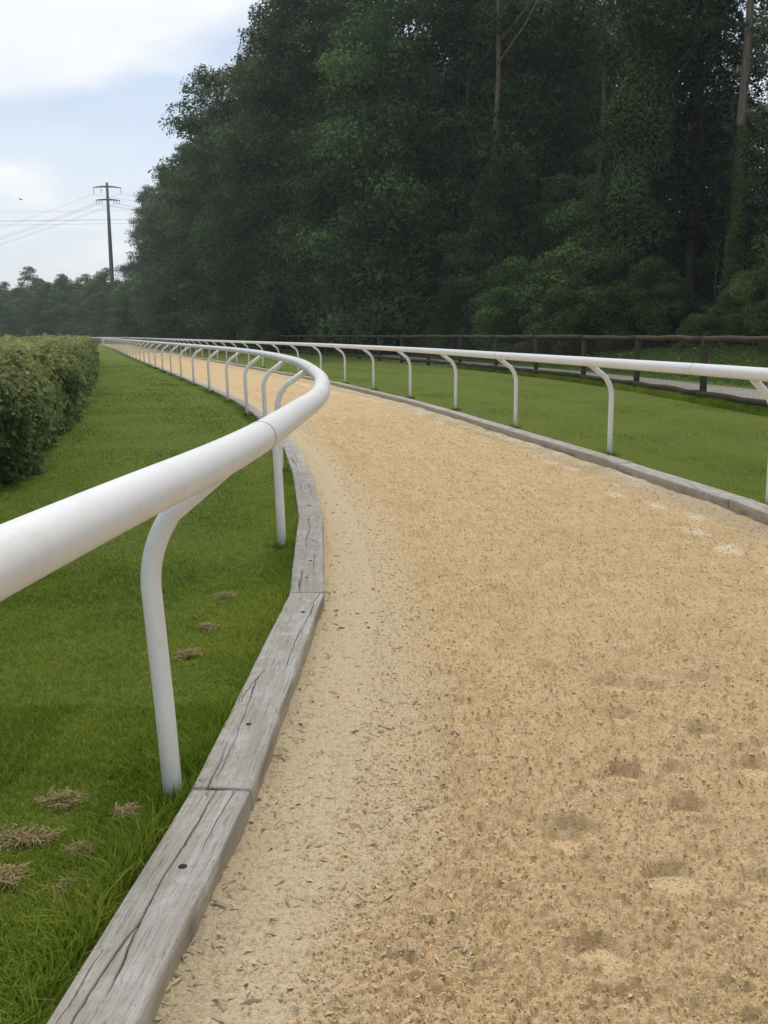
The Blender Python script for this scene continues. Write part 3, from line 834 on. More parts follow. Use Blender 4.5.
def bush(seed, h, rad, ncl, per, leaf, mat, spikes=0):
    r = np.random.default_rng(seed); parts = []; m = MB()
    for i in range(ncl):
        a = r.random() * 2 * PI; f = r.random() ** .5; u = r.random()
        c = np.array([rad * f * math.cos(a) * (1 - .35 * u), rad * f * math.sin(a) * (1 - .35 * u), .25 + (h - .6) * u * (1 - .35 * f * f)])
        q = r.uniform(.28, .6) * (h / 4) ** .5; n = int(per * (q / .45) ** 2)
        d = unit(n, r); d[:, 2] = np.where((d[:, 2] < 0) & (r.random(n) < .5), -d[:, 2], d[:, 2])
        p = c + d * (q * (.4 + .65 * r.random(n) ** .6))[:, None] * np.array([1.1, 1.1, .75])
        parts.append(leaves(p, d * .6 + np.array([0, 0, .6]) + r.normal(0, .4, (n, 3)), leaf * r.uniform(.6, 1.3, n), np.full(n, r.normal(.45, .18)) + r.normal(0, .14, n), r=r))
        if i % 6 == 0: m.tube([(c[0] * .15, c[1] * .15, -.1), (c[0] * .5, c[1] * .5, c[2] * .6), tuple(c)], [.05, .03, .01], 5)
    for i in range(spikes):
        a = r.random() * 2 * PI; f = r.random() ** .5 * rad * .85; hh = h * r.uniform(.92, 1.32)
        z = np.linspace(h * .5, hh, 42); n = len(z)
        x0, y0 = f * math.cos(a), f * math.sin(a)
        p = np.column_stack([x0 + r.normal(0, .1, n), y0 + r.normal(0, .1, n), z])
        parts.append(leaves(p, unit(n, r) + np.array([0, 0, .5]), leaf * r.uniform(.6, 1.1, n), r.normal(.66, .15, n), r=r))
        m.tube([(x0 * .4, y0 * .4, 0), (x0, y0, h * .6), (x0, y0, hh)], [.03, .02, .006], 5)
    return leaf_obj_mesh('crown', parts, mat), m.mesh('stems', M_bark)

PROTO = {
    'A1': broadleaf(1, 25, 6.2, .8, 150, 270, .235, M_leafA),
    'A2': broadleaf(2, 26, 5.4, 1.2, 150, 270, .235, M_leafA, shape=.9),
    'A3': broadleaf(3, 23, 6.8, .6, 150, 270, .24, M_leafA, shape=1.15),
    'A4': broadleaf(14, 27, 5.0, 2.0, 150, 270, .235, M_leafA, shape=.85),
    'B1': broadleaf(4, 30, 4.4, 17.5, 46, 300, .18, M_leafB, rc=(.6, 1.3), bark=M_pale, tr=.30, limb=5),
    'B2': broadleaf(5, 27, 4.4, 12, 60, 320, .18, M_leafB, rc=(.6, 1.4), tr=.26),
    'B3': broadleaf(15, 29, 4.4, 13, 60, 320, .18, M_leafB, rc=(.6, 1.4), tr=.28),
    'C1': spruce(6, 27, 3.6, 3.0, M_leafC),
    'C2': spruce(7, 29, 4.2, 5.0, M_leafC),
    'S1': broadleaf(8, 9, 3.4, .4, 80, 420, .135, M_leafA, (.6, 1.2)),
    'S2': broadleaf(9, 11, 3.2, .6, 85, 420, .135, M_leafB, (.6, 1.2)),
    'T1': broadleaf(21, 13.5, 5.2, .2, 170, 80, .30, M_leafE, (.7, 1.4), tr=.2),
    'T2': broadleaf(22, 15, 4.6, .2, 170, 80, .30, M_leafE, (.7, 1.3), shape=.85, tr=.2),
    'T3': broadleaf(23, 12, 5.6, .2, 170, 80, .30, M_leafE, (.7, 1.4), shape=1.2, tr=.2),
    'E1': bush(10, 3.6, 2.3, 85, 260, .105, M_leafE),
    'E2': bush(11, 4.4, 2.0, 85, 260, .105, M_leafE),
    'F1': bush(12, 3.5, 2.0, 90, 260, .095, M_leafF, 9),
}
def plant(name, key, x, y, label, cat, group, sc=1.0, sz=None, rz=None, extra=None, z=None):
    z = float(terrain(x, y)) if z is None else z
    t = empty(name, (x, y, z - .02), random.uniform(0, 6.28) if rz is None else rz)
    t.scale = (sc, sc, sz if sz else sc)
    cr, tk = PROTO[key]
    link('crown', cr, t)
    link('trunk' if name.endswith('tree') else 'stems', tk, t)
    if extra: link('ivy', extra, t)
    return tag(t, label, cat, group)

GW = 'trees of the dense wood'; GB = 'bushes along the wood edge'
EDGE = Curve([(27, 4), (24, 18), (20.5, 28), (17.5, 38), (13.5, 48), (8.5, 57), (2.5, 66), (-4.2, 77), (-12.2, 98), (-21.6, 128), (-31, 158), (-42, 190), (-52, 215)])
def azx(px, y):  # plan position on a sight line through the wood, used to set real spacings
    return (px - 384) / 950 * y * 1.0
# singled-out trees
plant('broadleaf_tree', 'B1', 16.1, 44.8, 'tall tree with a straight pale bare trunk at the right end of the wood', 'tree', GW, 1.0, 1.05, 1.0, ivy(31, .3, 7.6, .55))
plant('broadleaf_tree', 'B1', 6.75, 59.0, 'tall tree whose bare brownish trunk shows high above the dark middle of the wood', 'tree', GW, 1.0, 1.08, 2.4)
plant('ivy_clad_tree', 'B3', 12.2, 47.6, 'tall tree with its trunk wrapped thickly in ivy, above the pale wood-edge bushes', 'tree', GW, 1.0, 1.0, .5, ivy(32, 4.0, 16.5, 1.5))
plant('spruce_tree', 'C2', 15.6, 49.5, 'dark drooping spruce between the ivy-clad trunk and the pale bare trunk', 'tree', GW, 1.0)
plant('understorey_tree', 'S2', 6.2, 54.5, 'leafy dark young tree hiding the foot of the bare brownish trunk', 'tree', GW, .95)
# rows of the wood
LAB = {'A': 'leafy broadleaf tree with foliage to the ground in the dense wood right of the track',
       'B': 'tall thin-crowned dark tree standing inside the dense wood',
       'C': 'dark spruce half hidden inside the dense wood', 'S': 'low leafy tree filling the dark understorey of the wood'}
NAME = {'A': 'broadleaf_tree', 'B': 'broadleaf_tree', 'C': 'spruce_tree', 'S': 'understorey_tree'}
for row, (d, step) in enumerate(((0, 5.6), (6.5, 6.0), (13, 6.5), (20, 7.0), (28, 7.5))):
    s = 2.0 + row * 1.7
    while s < EDGE.L - 2:
        y_ = EDGE.at(np.array(s))[1]
        p = EDGE.off(np.array(s), d + random.uniform(-1.1, 1.1)); p = p + np.array([0, random.uniform(-.8, .8)])
        far = p[1] > 62
        if row == 0 and far: k = random.choice(['A1', 'A2', 'A3', 'A4'])
        elif row == 0: k = random.choice(['S1', 'S2', 'S1'])
        elif far: k = random.choice(['A1', 'A2', 'A4', 'B2', 'B3'])
        elif row == 1: k = random.choice(['B1', 'B2', 'B3', 'C1', 'S2'])
        elif row == 2: k = random.choice(['C1', 'C2', 'B2', 'S2'])
        elif row == 3: k = random.choice(['C1', 'S2', 'S1', 'S2'])
        else: k = random.choice(['S2', 'S1'])
        ok = not (not far and row == 1 and any(abs(p[0] - x) + abs(p[1] - y) < 3.2 for x, y in ((16.1, 44.8), (6.75, 59), (12.2, 47.6), (15.6, 49.5))))
        if row == 0 and not far: ok = ok and all(abs(p[0] / p[1] - x / y) > w_ or p[1] > y + 1 for x, y, w_ in ((16.1, 44.8, .085), (12.2, 47.6, .06)))
        sc = random.uniform(.92, 1.1)
        if row == 0 and not far and k == 'A3': sc *= .55
        if ok:
            plant(NAME[k[0]], k, p[0], p[1], LAB[k[0]], 'tree', GW, sc * (1.04 if far else 1), sc * random.uniform(.98, 1.1) * (1.04 if far else 1))
        s += step * random.uniform(.8, 1.2) * (1.25 if y_ > 120 else 1)
for x, y, k, sc in ((-21.5, 122, 'A3', 1.22), (-27, 140, 'A1', 1.12), (-34.5, 165, 'A3', 1.0), (-14.5, 103, 'A3', 1.2), (-40, 182, 'A1', .8), (-7.2, 86, 'A2', 1.2)):
    plant('broadleaf_tree', k, x, y, 'broad tree overhanging the far end of the rails, at the left end of the wood', 'tree', GW, sc, sc)
# understorey inside the near wood
for i in range(26):
    s = random.uniform(4, EDGE.s_at_y(72)); p = EDGE.off(np.array(s), random.uniform(3, 17)); k = random.choice(['S1', 'S2'])
    plant('understorey_tree', k, p[0], p[1], LAB['S'], 'tree', GW, random.uniform(.8, 1.15))
# bushes along the edge
BL_ = [
    ('F1', 15.4, 40.0, 1.0, 'pale green bush with upright shoots, behind the fence at the right edge'),
    ('F1', 17.4, 42.0, 1.15, 'tall pale bush behind the one with upright shoots at the right edge'),
    ('E1', 8.9, 45.0, 1.15, 'rounded mid-green bush below the ivy-clad trunk, behind the fence'),
    ('E2', 12.2, 44.5, .95, 'broad leafy bush right of the rounded one, in front of the dark spruce'),
    ('E2', 6.6, 49.0, 1.15, 'tall arching bush left of the rounded one at the wood edge'),
    ('E1', 10.2, 48.0, 1.75, 'largest bright bush, rising below the ivy-clad trunk'),
    ('E1', 13.0, 47.0, 1.2, 'bright bush between the largest one and the dark spruce')]
for k, x, y, sc, lb in BL_:
    plant('edge_bush', k, x, y, lb, 'bush', GB, sc)
s = 6
while s < EDGE.s_at_y(118):
    p = EDGE.off(np.array(s), -random.uniform(1.8, 4.2))
    if all(abs(p[0] - x) + abs(p[1] - y) > 3.0 for _, x, y, _, _ in BL_):
        plant('edge_bush', random.choice(['E1', 'E2', 'E1']), p[0], p[1], 'dull green shrub in the line of bushes along the foot of the wood', 'bush', GB, random.uniform(.55, .95) * (1.0 if p[1] < 60 else .8))
    s += random.uniform(3.0, 4.6)
# distant trees where the track bends out of sight
rf_ = random.Random(5)
FT = [(-49.5, 186, 'T1', .86), (-51.8, 190, 'T3', .95), (-54.5, 194, 'T2', .88), (-53, 186.5, 'T3', .8), (-47.5, 181, 'T1', .85), (-57.5, 196, 'T3', .98), (-60.5, 199, 'T1', .9)]
for (xa, ya, xb, yb, st_, sc0) in ((-64, 203, -132, 241, 3.9, .92), (-60, 212, -140, 256, 4.6, 1.06), (-66, 226, -150, 272, 5.5, 1.12)):
    L_ = math.hypot(xb - xa, yb - ya); q = 0
    while q < L_:
        u_ = q / L_; FT.append((xa + (xb - xa) * u_ + rf_.uniform(-1, 1), ya + (yb - ya) * u_ + rf_.uniform(-1.5, 1.5), rf_.choice(['T1', 'T2', 'T3']), sc0 * .93 * rf_.uniform(.72, 1.1) * (.90 if u_ > .35 else 1.08)))
        q += st_ * rf_.uniform(.7, 1.2)
FT.append((-88, 214, 'C1', .54))
for x, y, k, sc in FT:
    plant({'C': 'conifer_tree'}.get(k[0], 'broadleaf_tree'), k, x, y, 'far hazy conifer with a pointed top, beyond the hedge' if k[0] == 'C' else 'far hazy tree in the low distant line beyond the hedge and the bend', 'tree', 'distant trees beyond the bend', sc, z=-.1)

# ------------------------------------------------------------------ verge weeds
def weeds():
    parts = []; n = 26000
    s = rng.uniform(2, ROAD_N.s_at_y(64), n); d = ROAD_W + .25 + rng.gamma(2.2, 2.2, n)
    p = ROAD_N.off(s, d); ok = d < 10.5; p = p[ok]; d = d[ok]; n = len(p)
    cl = fbm(p[:, 0] * .35, p[:, 1] * .35, 91, 3)
    h = (.10 + .75 * np.clip(cl - .35, 0, 1) * sstep(1.5, 7, d - ROAD_W)) * rng.uniform(.5, 1.2, n)
    z = terrain(p[:, 0], p[:, 1])
    for k in range(3):
        u = (k + .6) / 3
        c = np.column_stack([p + rng.normal(0, .07, (n, 2)), z + h * u])
        t = .28 + .35 * cl - .1 + rng.normal(0, .10, n)
        parts.append(leaves(c, unit(n, rng) + np.array([0, -.4, .6]), .05 + .10 * h + rng.uniform(.02, .08, n), np.clip(t, 0, .62), .45))
    # yellow and white flower heads
    m = 900; i = rng.integers(0, n, m); i = i[(d[i] > ROAD_W + 3)]
    c = np.column_stack([p[i], z[i] + h[i] * 1.05 + .05]); m = len(i)
    parts.append(leaves(c, unit(m, rng) * .4 + np.array([0, -.3, 1]), rng.uniform(.06, .13, m), np.full(m, 1.0), .9))
    o = link('roadside_weeds', leaf_obj_mesh('roadside_weeds', parts, M_weed))
    tag(o, 'tall weeds with small yellow flowers on the bank beyond the fence', 'weeds', kind='stuff')
weeds()

# ------------------------------------------------------------------ hedge
HC = Curve([(-4.2, -5), (-3.9, 2), (-3.62, 6), (-3.58, 8.85), (-3.72, 10.2), (-4.3, 12.8), (-5.5, 17.4), (-9.05, 30), (-18.2, 60.8), (-27, 88), (-33, 106)])
def hedge():
    t = empty('clipped_hedge', (*HC.at(np.array(12.0)), 0)); loc = np.array(t.location)
    tag(t, 'clipped green hedge with bronze new growth on top, along the left lawn', 'hedge')
    n = 330000
    w = rng.random(n); s = 2.0 + (HC.L - 2.3) * w ** 2.0
    far = np.clip((s - 14) / 60, 0, 1)
    kind = rng.random(n)
    WID = 2.3; top = 1.35 - .0 * far + .09 * (fbm(s * .5, s * 0, 71, 3) - .5) - .0
    zr = rng.random(n)
    face = kind < .62
    bulge = .50 * (fbm(s * 1.1, zr * 2.2, 72, 3) - .5) + .26 * (fbm(s * 4, zr * 5, 73, 2) - .5) + .05 * rng.normal(size=n)
    z = np.where(face, .06 + (top - .06) * zr ** .9, top + .06 * (fbm(s * 2.2, kind * 60, 74, 2) - .5) * 2 + .05 * rng.normal(size=n) - .05)
    o = np.where(face, -.12 + bulge - .30 * sstep(.70, 1, zr) ** 2 - .05 * (1 - sstep(0, .25, zr)) - np.abs(rng.normal(0, .08, n)), -.2 - (WID - .25) * rng.random(n))
    back = kind > .90; 
    o = np.where(back, -WID + .1 * rng.normal(size=n) - .1, o); z = np.where(back, .05 + top * rng.random(n), z)
    # upright twigs above the clipped top
    tw = (kind > .62) & (kind < .68); z = np.where(tw, top + .05 * np.abs(rng.normal(size=n)), z)
    # a taller clump half way along
    z = z + .05 * np.exp(-((s - HC.s_at_y(17)) / 3.5) ** 2) * sstep(.8, 1.3, z)
    p = HC.off(s, o)
    N = HC.nor(s); N3 = np.column_stack([N, np.zeros(n)])
    nr = np.where(face[:, None], N3 * .8 + np.array([0, 0, .45]), np.array([0, 0, 1.0]) + N3 * .15) + rng.normal(0, .5, (n, 3))
    tint = .32 + .30 * (fbm(s * 2.3, z * 3, 75, 3) - .5) * 2 + rng.normal(0, .13, n)
    young = sstep(.85, 1.3, z) * (.35 + .55 * vn(s * 1.7, o * 3, 76)) + (rng.random(n) < .04) * .35
    tint = tint + young * .55
    size = (.068 + .10 * far) * rng.uniform(.6, 1.35, n)
    c = np.column_stack([p, z]) - loc
    link('foliage', leaf_obj_mesh('foliage', [leaves(c, nr, size, tint, .7)], M_leafH), t)
    m = MB()
    ss_ = np.arange(2.2, HC.L - .5, .55)
    for a in ss_:
        for k in range(3):
            q = HC.off(np.array(a + random.uniform(-.2, .2)), -random.uniform(.35, WID - .3)) - loc[:2]
            m.tube([(q[0], q[1], -.1), (q[0] + random.uniform(-.1, .1), q[1] + random.uniform(-.1, .1), .7), (q[0] + random.uniform(-.3, .3), q[1] + random.uniform(-.3, .3), 1.35)], [.022, .016, .006], 5, False)
    m.build('stems', M_bark, t)
    # dense inner leafage, leaf by leaf but larger, so daylight does not pass through
    n2 = 60000; s = 2.3 + (HC.L - 2.8) * rng.random(n2) ** 1.7; z = .08 + 1.30 * rng.random(n2); o = -.32 - (WID - .55) * rng.random(n2)
    c = np.column_stack([HC.off(s, o), z]) - loc
    link('inner_foliage', leaf_obj_mesh('inner_foliage', [leaves(c, unit(n2, rng), rng.uniform(.12, .24, n2) * (1 + np.clip((s - 14) / 60, 0, 1)), rng.normal(.2, .12, n2), .8)], M_leafH), t)
hedge()

# ------------------------------------------------------------------ grass blades
def blades(P, Z, h, w, tint, lean):
    n = len(P); a = rng.random(n) * 2 * PI
    dx, dy = np.cos(a), np.sin(a); b = rng.random(n) * 2 * PI
    lx, ly = np.cos(b) * lean * h, np.sin(b) * lean * h
    base = np.column_stack([P, Z])
    side = np.column_stack([dx * w / 2, dy * w / 2, 0 * w])
    mid = base + np.column_stack([lx * .35, ly * .35, h * .58]); tip = base + np.column_stack([lx, ly, h * np.sqrt(np.clip(1 - lean ** 2 * .5, .2, 1))])
    V = np.stack([base - side, base + side, mid + side * .75, mid - side * .75, tip], 1).reshape(-1, 3)
    k = 5 * np.arange(n)[:, None]
    return V, k + np.array([[0, 1, 2, 3]]), k + np.array([[3, 2, 4]]), np.repeat(tint, 5)
def grass():
    V = []; Q = []; T = []; A = []; off = 0
    def put(curve, s0, s1, t0, t1, dens, h, w, sgn, lean=.55, tb=.42, long=False, fade=None):
        nonlocal off
        n = int(dens * (s1 - s0) * (t1 - t0)); s = s0 + (s1 - s0) * (rng.random(n) if fade is None else 1 - np.sqrt(1 - rng.random(n) * .999)); t = rng.uniform(t0, t1, n)
        s = np.clip(s + (rng.normal(0, .45, n) if s0 > 8.7 and not long else 0), .3, curve.L - .5)
        p = curve.off(s, sgn * t)
        if sgn > 0:
            keep = ((p[:, 0] < np.interp(p[:, 1], ROAD_N.p[:500, 1], ROAD_N.p[:500, 0])) | (p[:, 1] > 60)); p = p[keep]; t = t[keep]
            n = len(p)
        patch = fbm(p[:, 0] * 1.4, p[:, 1] * 1.4, 81, 4)
        hh = h * rng.uniform(.55, 1.3, n) * (.6 + .8 * patch)
        if long: hh *= (1 - sstep(.02, t1, t) * .75) * (.45 + 1.1 * fbm(p[:, 0] * 4, p[:, 1] * 4, 83, 2))
        else: hh *= 1.0
        ti = tb + .9 * (patch - .5) + .8 * (fbm(p[:, 0] * .45, p[:, 1] * .45, 85, 2) - .5) + .35 * (vn(p[:, 0] * 6, p[:, 1] * 6, 82) - .5) + rng.normal(0, .15, n)
        ti += (.10 if sgn < 0 else .17) * np.sign(np.sin(2 * PI * t / 2.0 + .6))
        z = .045 + 0 * t if sgn < 0 else terrain(p[:, 0], p[:, 1]) - .015
        v, q, tr, tt = blades(p, z, hh, w * rng.uniform(.7, 1.3, n), ti, np.clip(rng.normal(lean, .25, n), 0, 1.1))
        V.append(v); Q.append(q + off); T.append(tr + off); A.append(tt); off += len(v)
    y = LC.s_at_y
    put(LC, y(1.0), y(3.6), .26, 2.3, 13000, .042, .0034, -1, .65, .43)
    put(LC, y(3.6), y(6), .26, 3.2, 7000, .038, .0045, -1, .7, .44)
    put(LC, y(5.8), y(10), .26, 4.2, 3200, .034, .0065, -1, .75, .45)
    put(LC, y(10), y(20), .22, 5, 800, .030, .012, -1, .8)
    put(LC, y(20), y(62), .2, 6, 200, .028, .022, -1, .85, fade=1)
    # uncut fringe the mower cannot reach
    put(LC, y(.6), y(3.6), .215, .52, 15000, .135, .0042, -1, .6, .40, True)
    put(LC, y(3.6), y(9), .212, .42, 6500, .105, .005, -1, .6, .45, True)
    put(LC, y(9), y(26), .212, .42, 1500, .10, .009, -1, .6, .45, True)
    put(LC, y(26), y(80), .212, .42, 300, .10, .02, -1, .6, .45, True)
    put(RC, y(4), y(12), .2, 5.2, 2000, .034, .008, 1, .8, tb=.55)
    put(RC, y(12), y(24), .2, 6.5, 650, .028, .013, 1, .85, tb=.55)
    put(RC, y(24), y(62), .2, 6, 180, .026, .024, 1, .85, tb=.55, fade=1)
    put(RC, y(3), y(24), .185, .36, 1500, .08, .008, 1, .6, .5, True)
    # tufts the mower leaves round the post feet
    pp = np.array([(x, yy) for sc, x, yy in POSTS if 8 < sc < 55])
    kk = np.repeat(np.arange(len(pp)), 130); aa = rng.random(len(kk)) * 2 * PI; rr_ = .028 + .085 * rng.random(len(kk)) ** 1.3
    p = pp[kk] + np.column_stack([np.cos(aa) * rr_, np.sin(aa) * rr_])
    v, q, tr, tt = blades(p, .04 + 0 * aa, rng.uniform(.03, .11, len(kk)), .005 + .0006 * np.hypot(p[:, 0], p[:, 1]), rng.normal(.55, .18, len(kk)), np.clip(rng.normal(.5, .25, len(kk)), 0, 1))
    V.append(v); Q.append(q + off); T.append(tr + off); A.append(tt); off += len(v)
    # rough grass at the fence foot
    put(FC, FC.s_at_y(8), FC.s_at_y(40), .0, .5, 1300, .15, .010, 1, .6, .42)
    put(FC, FC.s_at_y(8), FC.s_at_y(40), .0, .35, 1300, .15, .010, -1, .6, .42)
    me = nmesh('grass', np.concatenate(V), [np.concatenate(Q), np.concatenate(T)], M_blade, False, {'tint': np.clip(np.concatenate(A), 0, 1)})
    tag(link('grass', me), 'green mown grass with an uncut fringe along the timber edging', 'grass', kind='stuff')
grass()

# ------------------------------------------------------------------ dry clipping clumps on the left lawn
CL = [(-.85, 2.31, .052, 'round tuft of dry straw-coloured clippings nearest the cracked timber, on the lawn'),
      (-1.07, 2.57, .060, 'long thin heap of dry clippings left of the round tuft, on the lawn'),
      (-1.05, 2.37, .048, 'dry clipping heap cut by the left picture edge, beside the grass'),
      (-.88, 2.50, .034, 'small dry clipping scrap just beyond the round tuft, before the closest white post'),
      (-.80, 2.72, .034, 'small dry clipping scrap just left of the closest white post foot'),
      (-1.03, 2.82, .040, 'thin dry clipping smear farther left of the closest white post'),
      (-.90, 5.20, .05, 'dry clipping tuft in the lawn between the first two white posts'),
      (-.90, 4.62, .042, 'dry clipping smear between the upper tuft and the scraps, beside the second timber'),
      (-.91, 4.20, .045, 'dry clipping scrap lowest in the row beside the second timber beam')]
for x, y, r, lb in CL:
    n = 400; a = rng.random(n) * 2 * PI; q = r * 1.05 * rng.random(n) ** .7 * (.4 + 1.1 * vn(np.cos(a) * 2.2 + x * 9, np.sin(a) * 2.2 + y * 9, 5))
    el = 1.7 if 'thin' in lb else 1.15
    P = np.column_stack([q * np.cos(a) * el, q * np.sin(a) * 1.15, .000 + .012 * (1 - np.clip(q / r, 0, 1)) * rng.random(n) + .026 * rng.random(n)])
    d = unit(n, rng); d[:, 2] *= .3
    L = rng.uniform(.012, .034, n)[:, None]; wv = np.cross(d, np.array([0, 0, 1.0])); wv /= np.linalg.norm(wv, axis=1)[:, None]; wv *= .0014
    up = np.array([0, 0, .002])
    V = np.stack([P - d * L - wv, P - d * L + wv, P + wv + up, P + d * L + up * .4, P - wv + up], 1).reshape(-1, 3)
    k = 5 * np.arange(n)[:, None]
    F = np.concatenate([k + np.array([[0, 1, 2]]), k + np.array([[0, 2, 4]]), k + np.array([[4, 2, 3]])])
    o = link('clipping_clump', nmesh('clipping_clump', V, [F], M_straw, False, {'tint': np.repeat(np.clip(rng.normal(.5, .25, n), 0, 1), 5)}), None, (x, y, .05))
    tag(o, lb, 'dry clippings', 'dry clipping clumps on the lawn')

# ------------------------------------------------------------------ power pole, cables, bird
PX, PY, PH = -55.9, 202.0, 32.0
def power_pole():
    t = empty('utility_pole', (PX, PY, 0)); t.rotation_euler = (0, R(.4), R(8))
    tag(t, 'tall dark power pole with two crossarms standing beyond the distant trees', 'power pole')
    m = MB(); m.tube([(0, 0, -.5), (0, 0, 10), (0, 0, 22), (0, 0, PH)], [.52, .46, .36, .25], 14); m.build('pole', M_pole, t)
    for z, l, dr, off in ((PH - .75, 5.6, .28, 0), (PH - 3.3, 4.8, .14, 0)):
        m = MB()
        for sg in (-1, 1):
            m.tube([(0, -.02, z), (sg * l * .25, -.02, z - dr * .2), (sg * l * .5, -.02, z - dr)], [.20, .16, .08], 6)
        arm = m.build('crossarm', M_pole, t)
        for x in ((-.48, -.22, .48) if z > PH - 2 else (-.48, -.36, -.25, .25, .36, .48)):
            q = MB(); xx = x * l; L = 1.15 if z > PH - 2 else .7
            zz = z - dr * (abs(x) / .5) ** 1.1 - .02
            pts = [(xx, 0, zz)]; rr = [.03]
            for i in range(6):
                pts += [(xx, 0, zz - L * (i + .3) / 6), (xx, 0, zz - L * (i + .7) / 6)]; rr += [.035, .075]
            pts.append((xx, 0, zz - L)); rr.append(.03)
            q.tube(pts, rr, 8); q.build('insulator', M_pole, arm)
power_pole()
def cable(p0, p1, sag, r, label, group):
    p0 = np.array(p0); p1 = np.array(p1); u = np.linspace(0, 1, 60)[:, None]
    P = p0 + (p1 - p0) * u; P[:, 2] -= (sag * 4 * u * (1 - u))[:, 0]
    m = MB(); loc = p0.copy(); m.tube(P - loc, r, 5)
    o = m.build('power_cable', M_cable, None); o.location = loc
    tag(o, label, 'power cable', group)
for x, z, n_ in ((-2.75, PH - 2.2, 'upper'), (2.75, PH - 2.2, 'upper'), (-2.3, PH - 4.1, 'lower'), (-1.4, PH - 4.1, 'lower'), (2.3, PH - 4.1, 'lower'), (1.4, PH - 4.1, 'lower')):
    lb = 'thin power cable sloping down to the left from the %s crossarm of the pole' % n_
    cable((PX + x, PY, z), (PX - 330 + x * .8, PY + 200, z - 2), 17, .017, lb, 'cables running left from the pole')
    cable((PX + x, PY, z), (PX + 260, PY + 30, z - 4), 10, .017, 'thin power cable leaving the %s crossarm of the pole towards the wood' % n_, 'cables running right from the pole')
for z0, z1, y0 in ((45.5, 43.5, 330), (42.6, 41.2, 332), (39.7, 36.6, 300), (38.4, 36.2, 303)):
    cable((-300, y0 + 8, z0), (40, y0 - 12, z1), 2.5, .032 if y0 < 310 else .024, 'thin nearly level power cable crossing the sky behind the pole', 'level cables behind the pole')
def bird():
    Y = 70.0; x, z = -25.45, 11.0
    m = MB()
    m.tube([(0, -.19, 0), (0, -.15, .0), (0, -.05, .0), (0, .06, .005), (0, .12, .02), (0, .155, .02), (0, .19, .012)], [.025, .03, .055, .058, .036, .034, .006], 10)
    for s in (-1, 1):
        o_ = [(.03 * s, -.06, .03), (.03 * s, .07, .03), (.16 * s, .09, .10), (.16 * s, -.05, .09), (.30 * s, .05, .08), (.30 * s, -.03, .07), (.42 * s, -.03, .02)]
        v = np.array(o_ + [(a, b, c + .012) for a, b, c in o_])
        m.add(v, [[(0, 1, 2, 3), (3, 2, 4, 5), (7, 10, 9, 8), (10, 12, 11, 9)], [(5, 4, 6), (12, 13, 11)], [(0, 3, 10, 7), (3, 5, 12, 10), (1, 8, 9, 2), (2, 9, 11, 4), (5, 6, 13, 12), (4, 11, 13, 6)]])
    m.add([(-.02, -.18, 0), (.02, -.18, 0), (.05, -.27, .0), (-.05, -.27, 0), (-.02, -.18, .01), (.02, -.18, .01), (.05, -.27, .008), (-.05, -.27, .008)], [[(0, 3, 2, 1), (4, 5, 6, 7), (0, 1, 5, 4), (1, 2, 6, 5), (2, 3, 7, 6), (3, 0, 4, 7)]])
    o = m.build('bird', M_bird, None); o.location = (x, Y, z); o.rotation_euler = (0, R(8), R(60)); o.scale = (.6, .6, .6)
    tag(o, 'small dark bird flying in the pale sky left of the power pole', 'bird')
bird()

# ------------------------------------------------------------------ haze
hm, hnt, hout = new_mat('haze_air')
hv = hnt.nodes.new('ShaderNodeVolumePrincipled'); hv.inputs['Color'].default_value = (.86, .93, 1, 1); hv.inputs['Density'].default_value = .0005; hv.inputs['Anisotropy'].default_value = 0.0
hnt.links.new(hv.outputs[0], hout.inputs['Volume'])
hb = MB(); hb.box((0, 60, 29.0), (2960, 2960, 62.3)); ho = hb.build('haze', hm, None, False)
tag(ho, 'thin pale haze in the air over the whole course', 'haze', kind='stuff')

# ------------------------------------------------------------------ sky, sun, camera
SUN_EL, SUN_AZ = 58, 9        # azimuth from +Y, negative = left of the view
w = bpy.data.worlds.new('World'); scene.world = w; w.use_nodes = True
nt = w.node_tree; nt.nodes.clear(); n = NT(nt)
out = nt.nodes.new('ShaderNodeOutputWorld')
sky = n.n('ShaderNodeTexSky', sky_type='NISHITA', sun_disc=False)
sky.sun_elevation = R(SUN_EL); sky.sun_rotation = R(SUN_AZ); sky.air_density = 1.0; sky.dust_density = .7; sky.ozone_density = 1.6
b1 = n.n('ShaderNodeBackground'); n.l(sky.outputs[0], b1.inputs[0]); b1.inputs[1].default_value = .085
g = n.n('ShaderNodeTexCoord').outputs['Generated']
sep = n.n('ShaderNodeSeparateXYZ'); n.l(g, sep.inputs[0])
den = n.math('ADD', n.math('MAXIMUM', sep.outputs[2], 0.0), .22)
cx = n.math('DIVIDE', sep.outputs[0], den); cy = n.math('DIVIDE', sep.outputs[1], den)
cmb = n.n('ShaderNodeCombineXYZ'); n.l(cx, cmb.inputs[0]); n.l(cy, cmb.inputs[1])
cv = n.mapv(cmb.outputs[0], (1, 1, 1), (1.2, 5.9, 0))
cn = n.noise(cv, 1.5, 5, .48, .3)
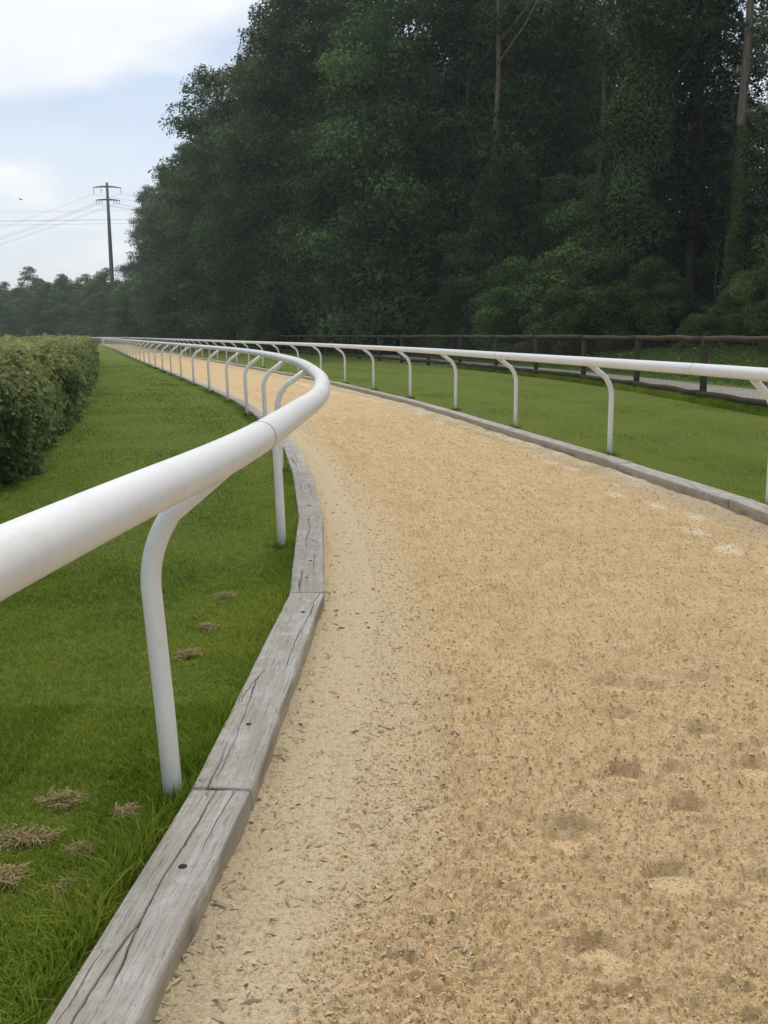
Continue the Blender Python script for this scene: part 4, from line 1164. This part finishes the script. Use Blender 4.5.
cov = n.ramp(cn, [(.34, .08), (.46, .48), (.60, 1.0)])
lowz = n.ramp(sep.outputs[2], [(.02, .9), (.25, .35)])
cov2 = n.math('MAXIMUM', cov, lowz)
shade = n.noise(cv, 2.6, 4, .5)
ccol = n.ramp(shade, [(.3, (.86, .90, .97)), (.6, (.97, .985, 1.0))])
b2 = n.n('ShaderNodeBackground'); n.l(ccol, b2.inputs[0]); b2.inputs[1].default_value = .75
mx = n.n('ShaderNodeMixShader'); n.l(cov2, mx.inputs[0]); n.l(b1.outputs[0], mx.inputs[1]); n.l(b2.outputs[0], mx.inputs[2])
n.l(mx.outputs[0], out.inputs[0])

sd = bpy.data.lights.new('sun', 'SUN'); sd.energy = 1.5; sd.angle = R(16); sd.color = (1, .95, .87)
so = bpy.data.objects.new('sun', sd); COL.objects.link(so)
from mathutils import Vector, Matrix
dv = Vector((math.sin(R(SUN_AZ)) * math.cos(R(SUN_EL)), math.cos(R(SUN_AZ)) * math.cos(R(SUN_EL)), math.sin(R(SUN_EL))))
so.rotation_euler = dv.to_track_quat('Z', 'Y').to_euler()
so.location = (0, 0, 60)

cd = bpy.data.cameras.new('camera'); cam = bpy.data.objects.new('camera', cd); COL.objects.link(cam)
f = 950.0; cd.sensor_fit = 'VERTICAL'; cd.sensor_height = 24.0; cd.lens = f / 1024 * 24.0
pitch = math.atan((512 - 333) / f); roll = R(0.5)
cam.location = (0, 0, 1.52)
M = Matrix.Rotation(R(90) - pitch, 4, 'X') @ Matrix.Rotation(-roll, 4, 'Z')
cam.rotation_euler = M.to_euler()
cd.clip_start = .05; cd.clip_end = 6000
scene.camera = cam
scene.view_settings.view_transform = 'Standard'; scene.view_settings.look = 'None'
scene.view_settings.exposure = 0.55; scene.view_settings.gamma = 1.0; scene.view_settings.use_curve_mapping = False
scene.render.engine = 'CYCLES'
scene.cycles.max_bounces = 6; scene.cycles.diffuse_bounces = 3; scene.cycles.glossy_bounces = 2; scene.cycles.transmission_bounces = 3; scene.cycles.transparent_max_bounces = 4
scene.cycles.use_denoising = True
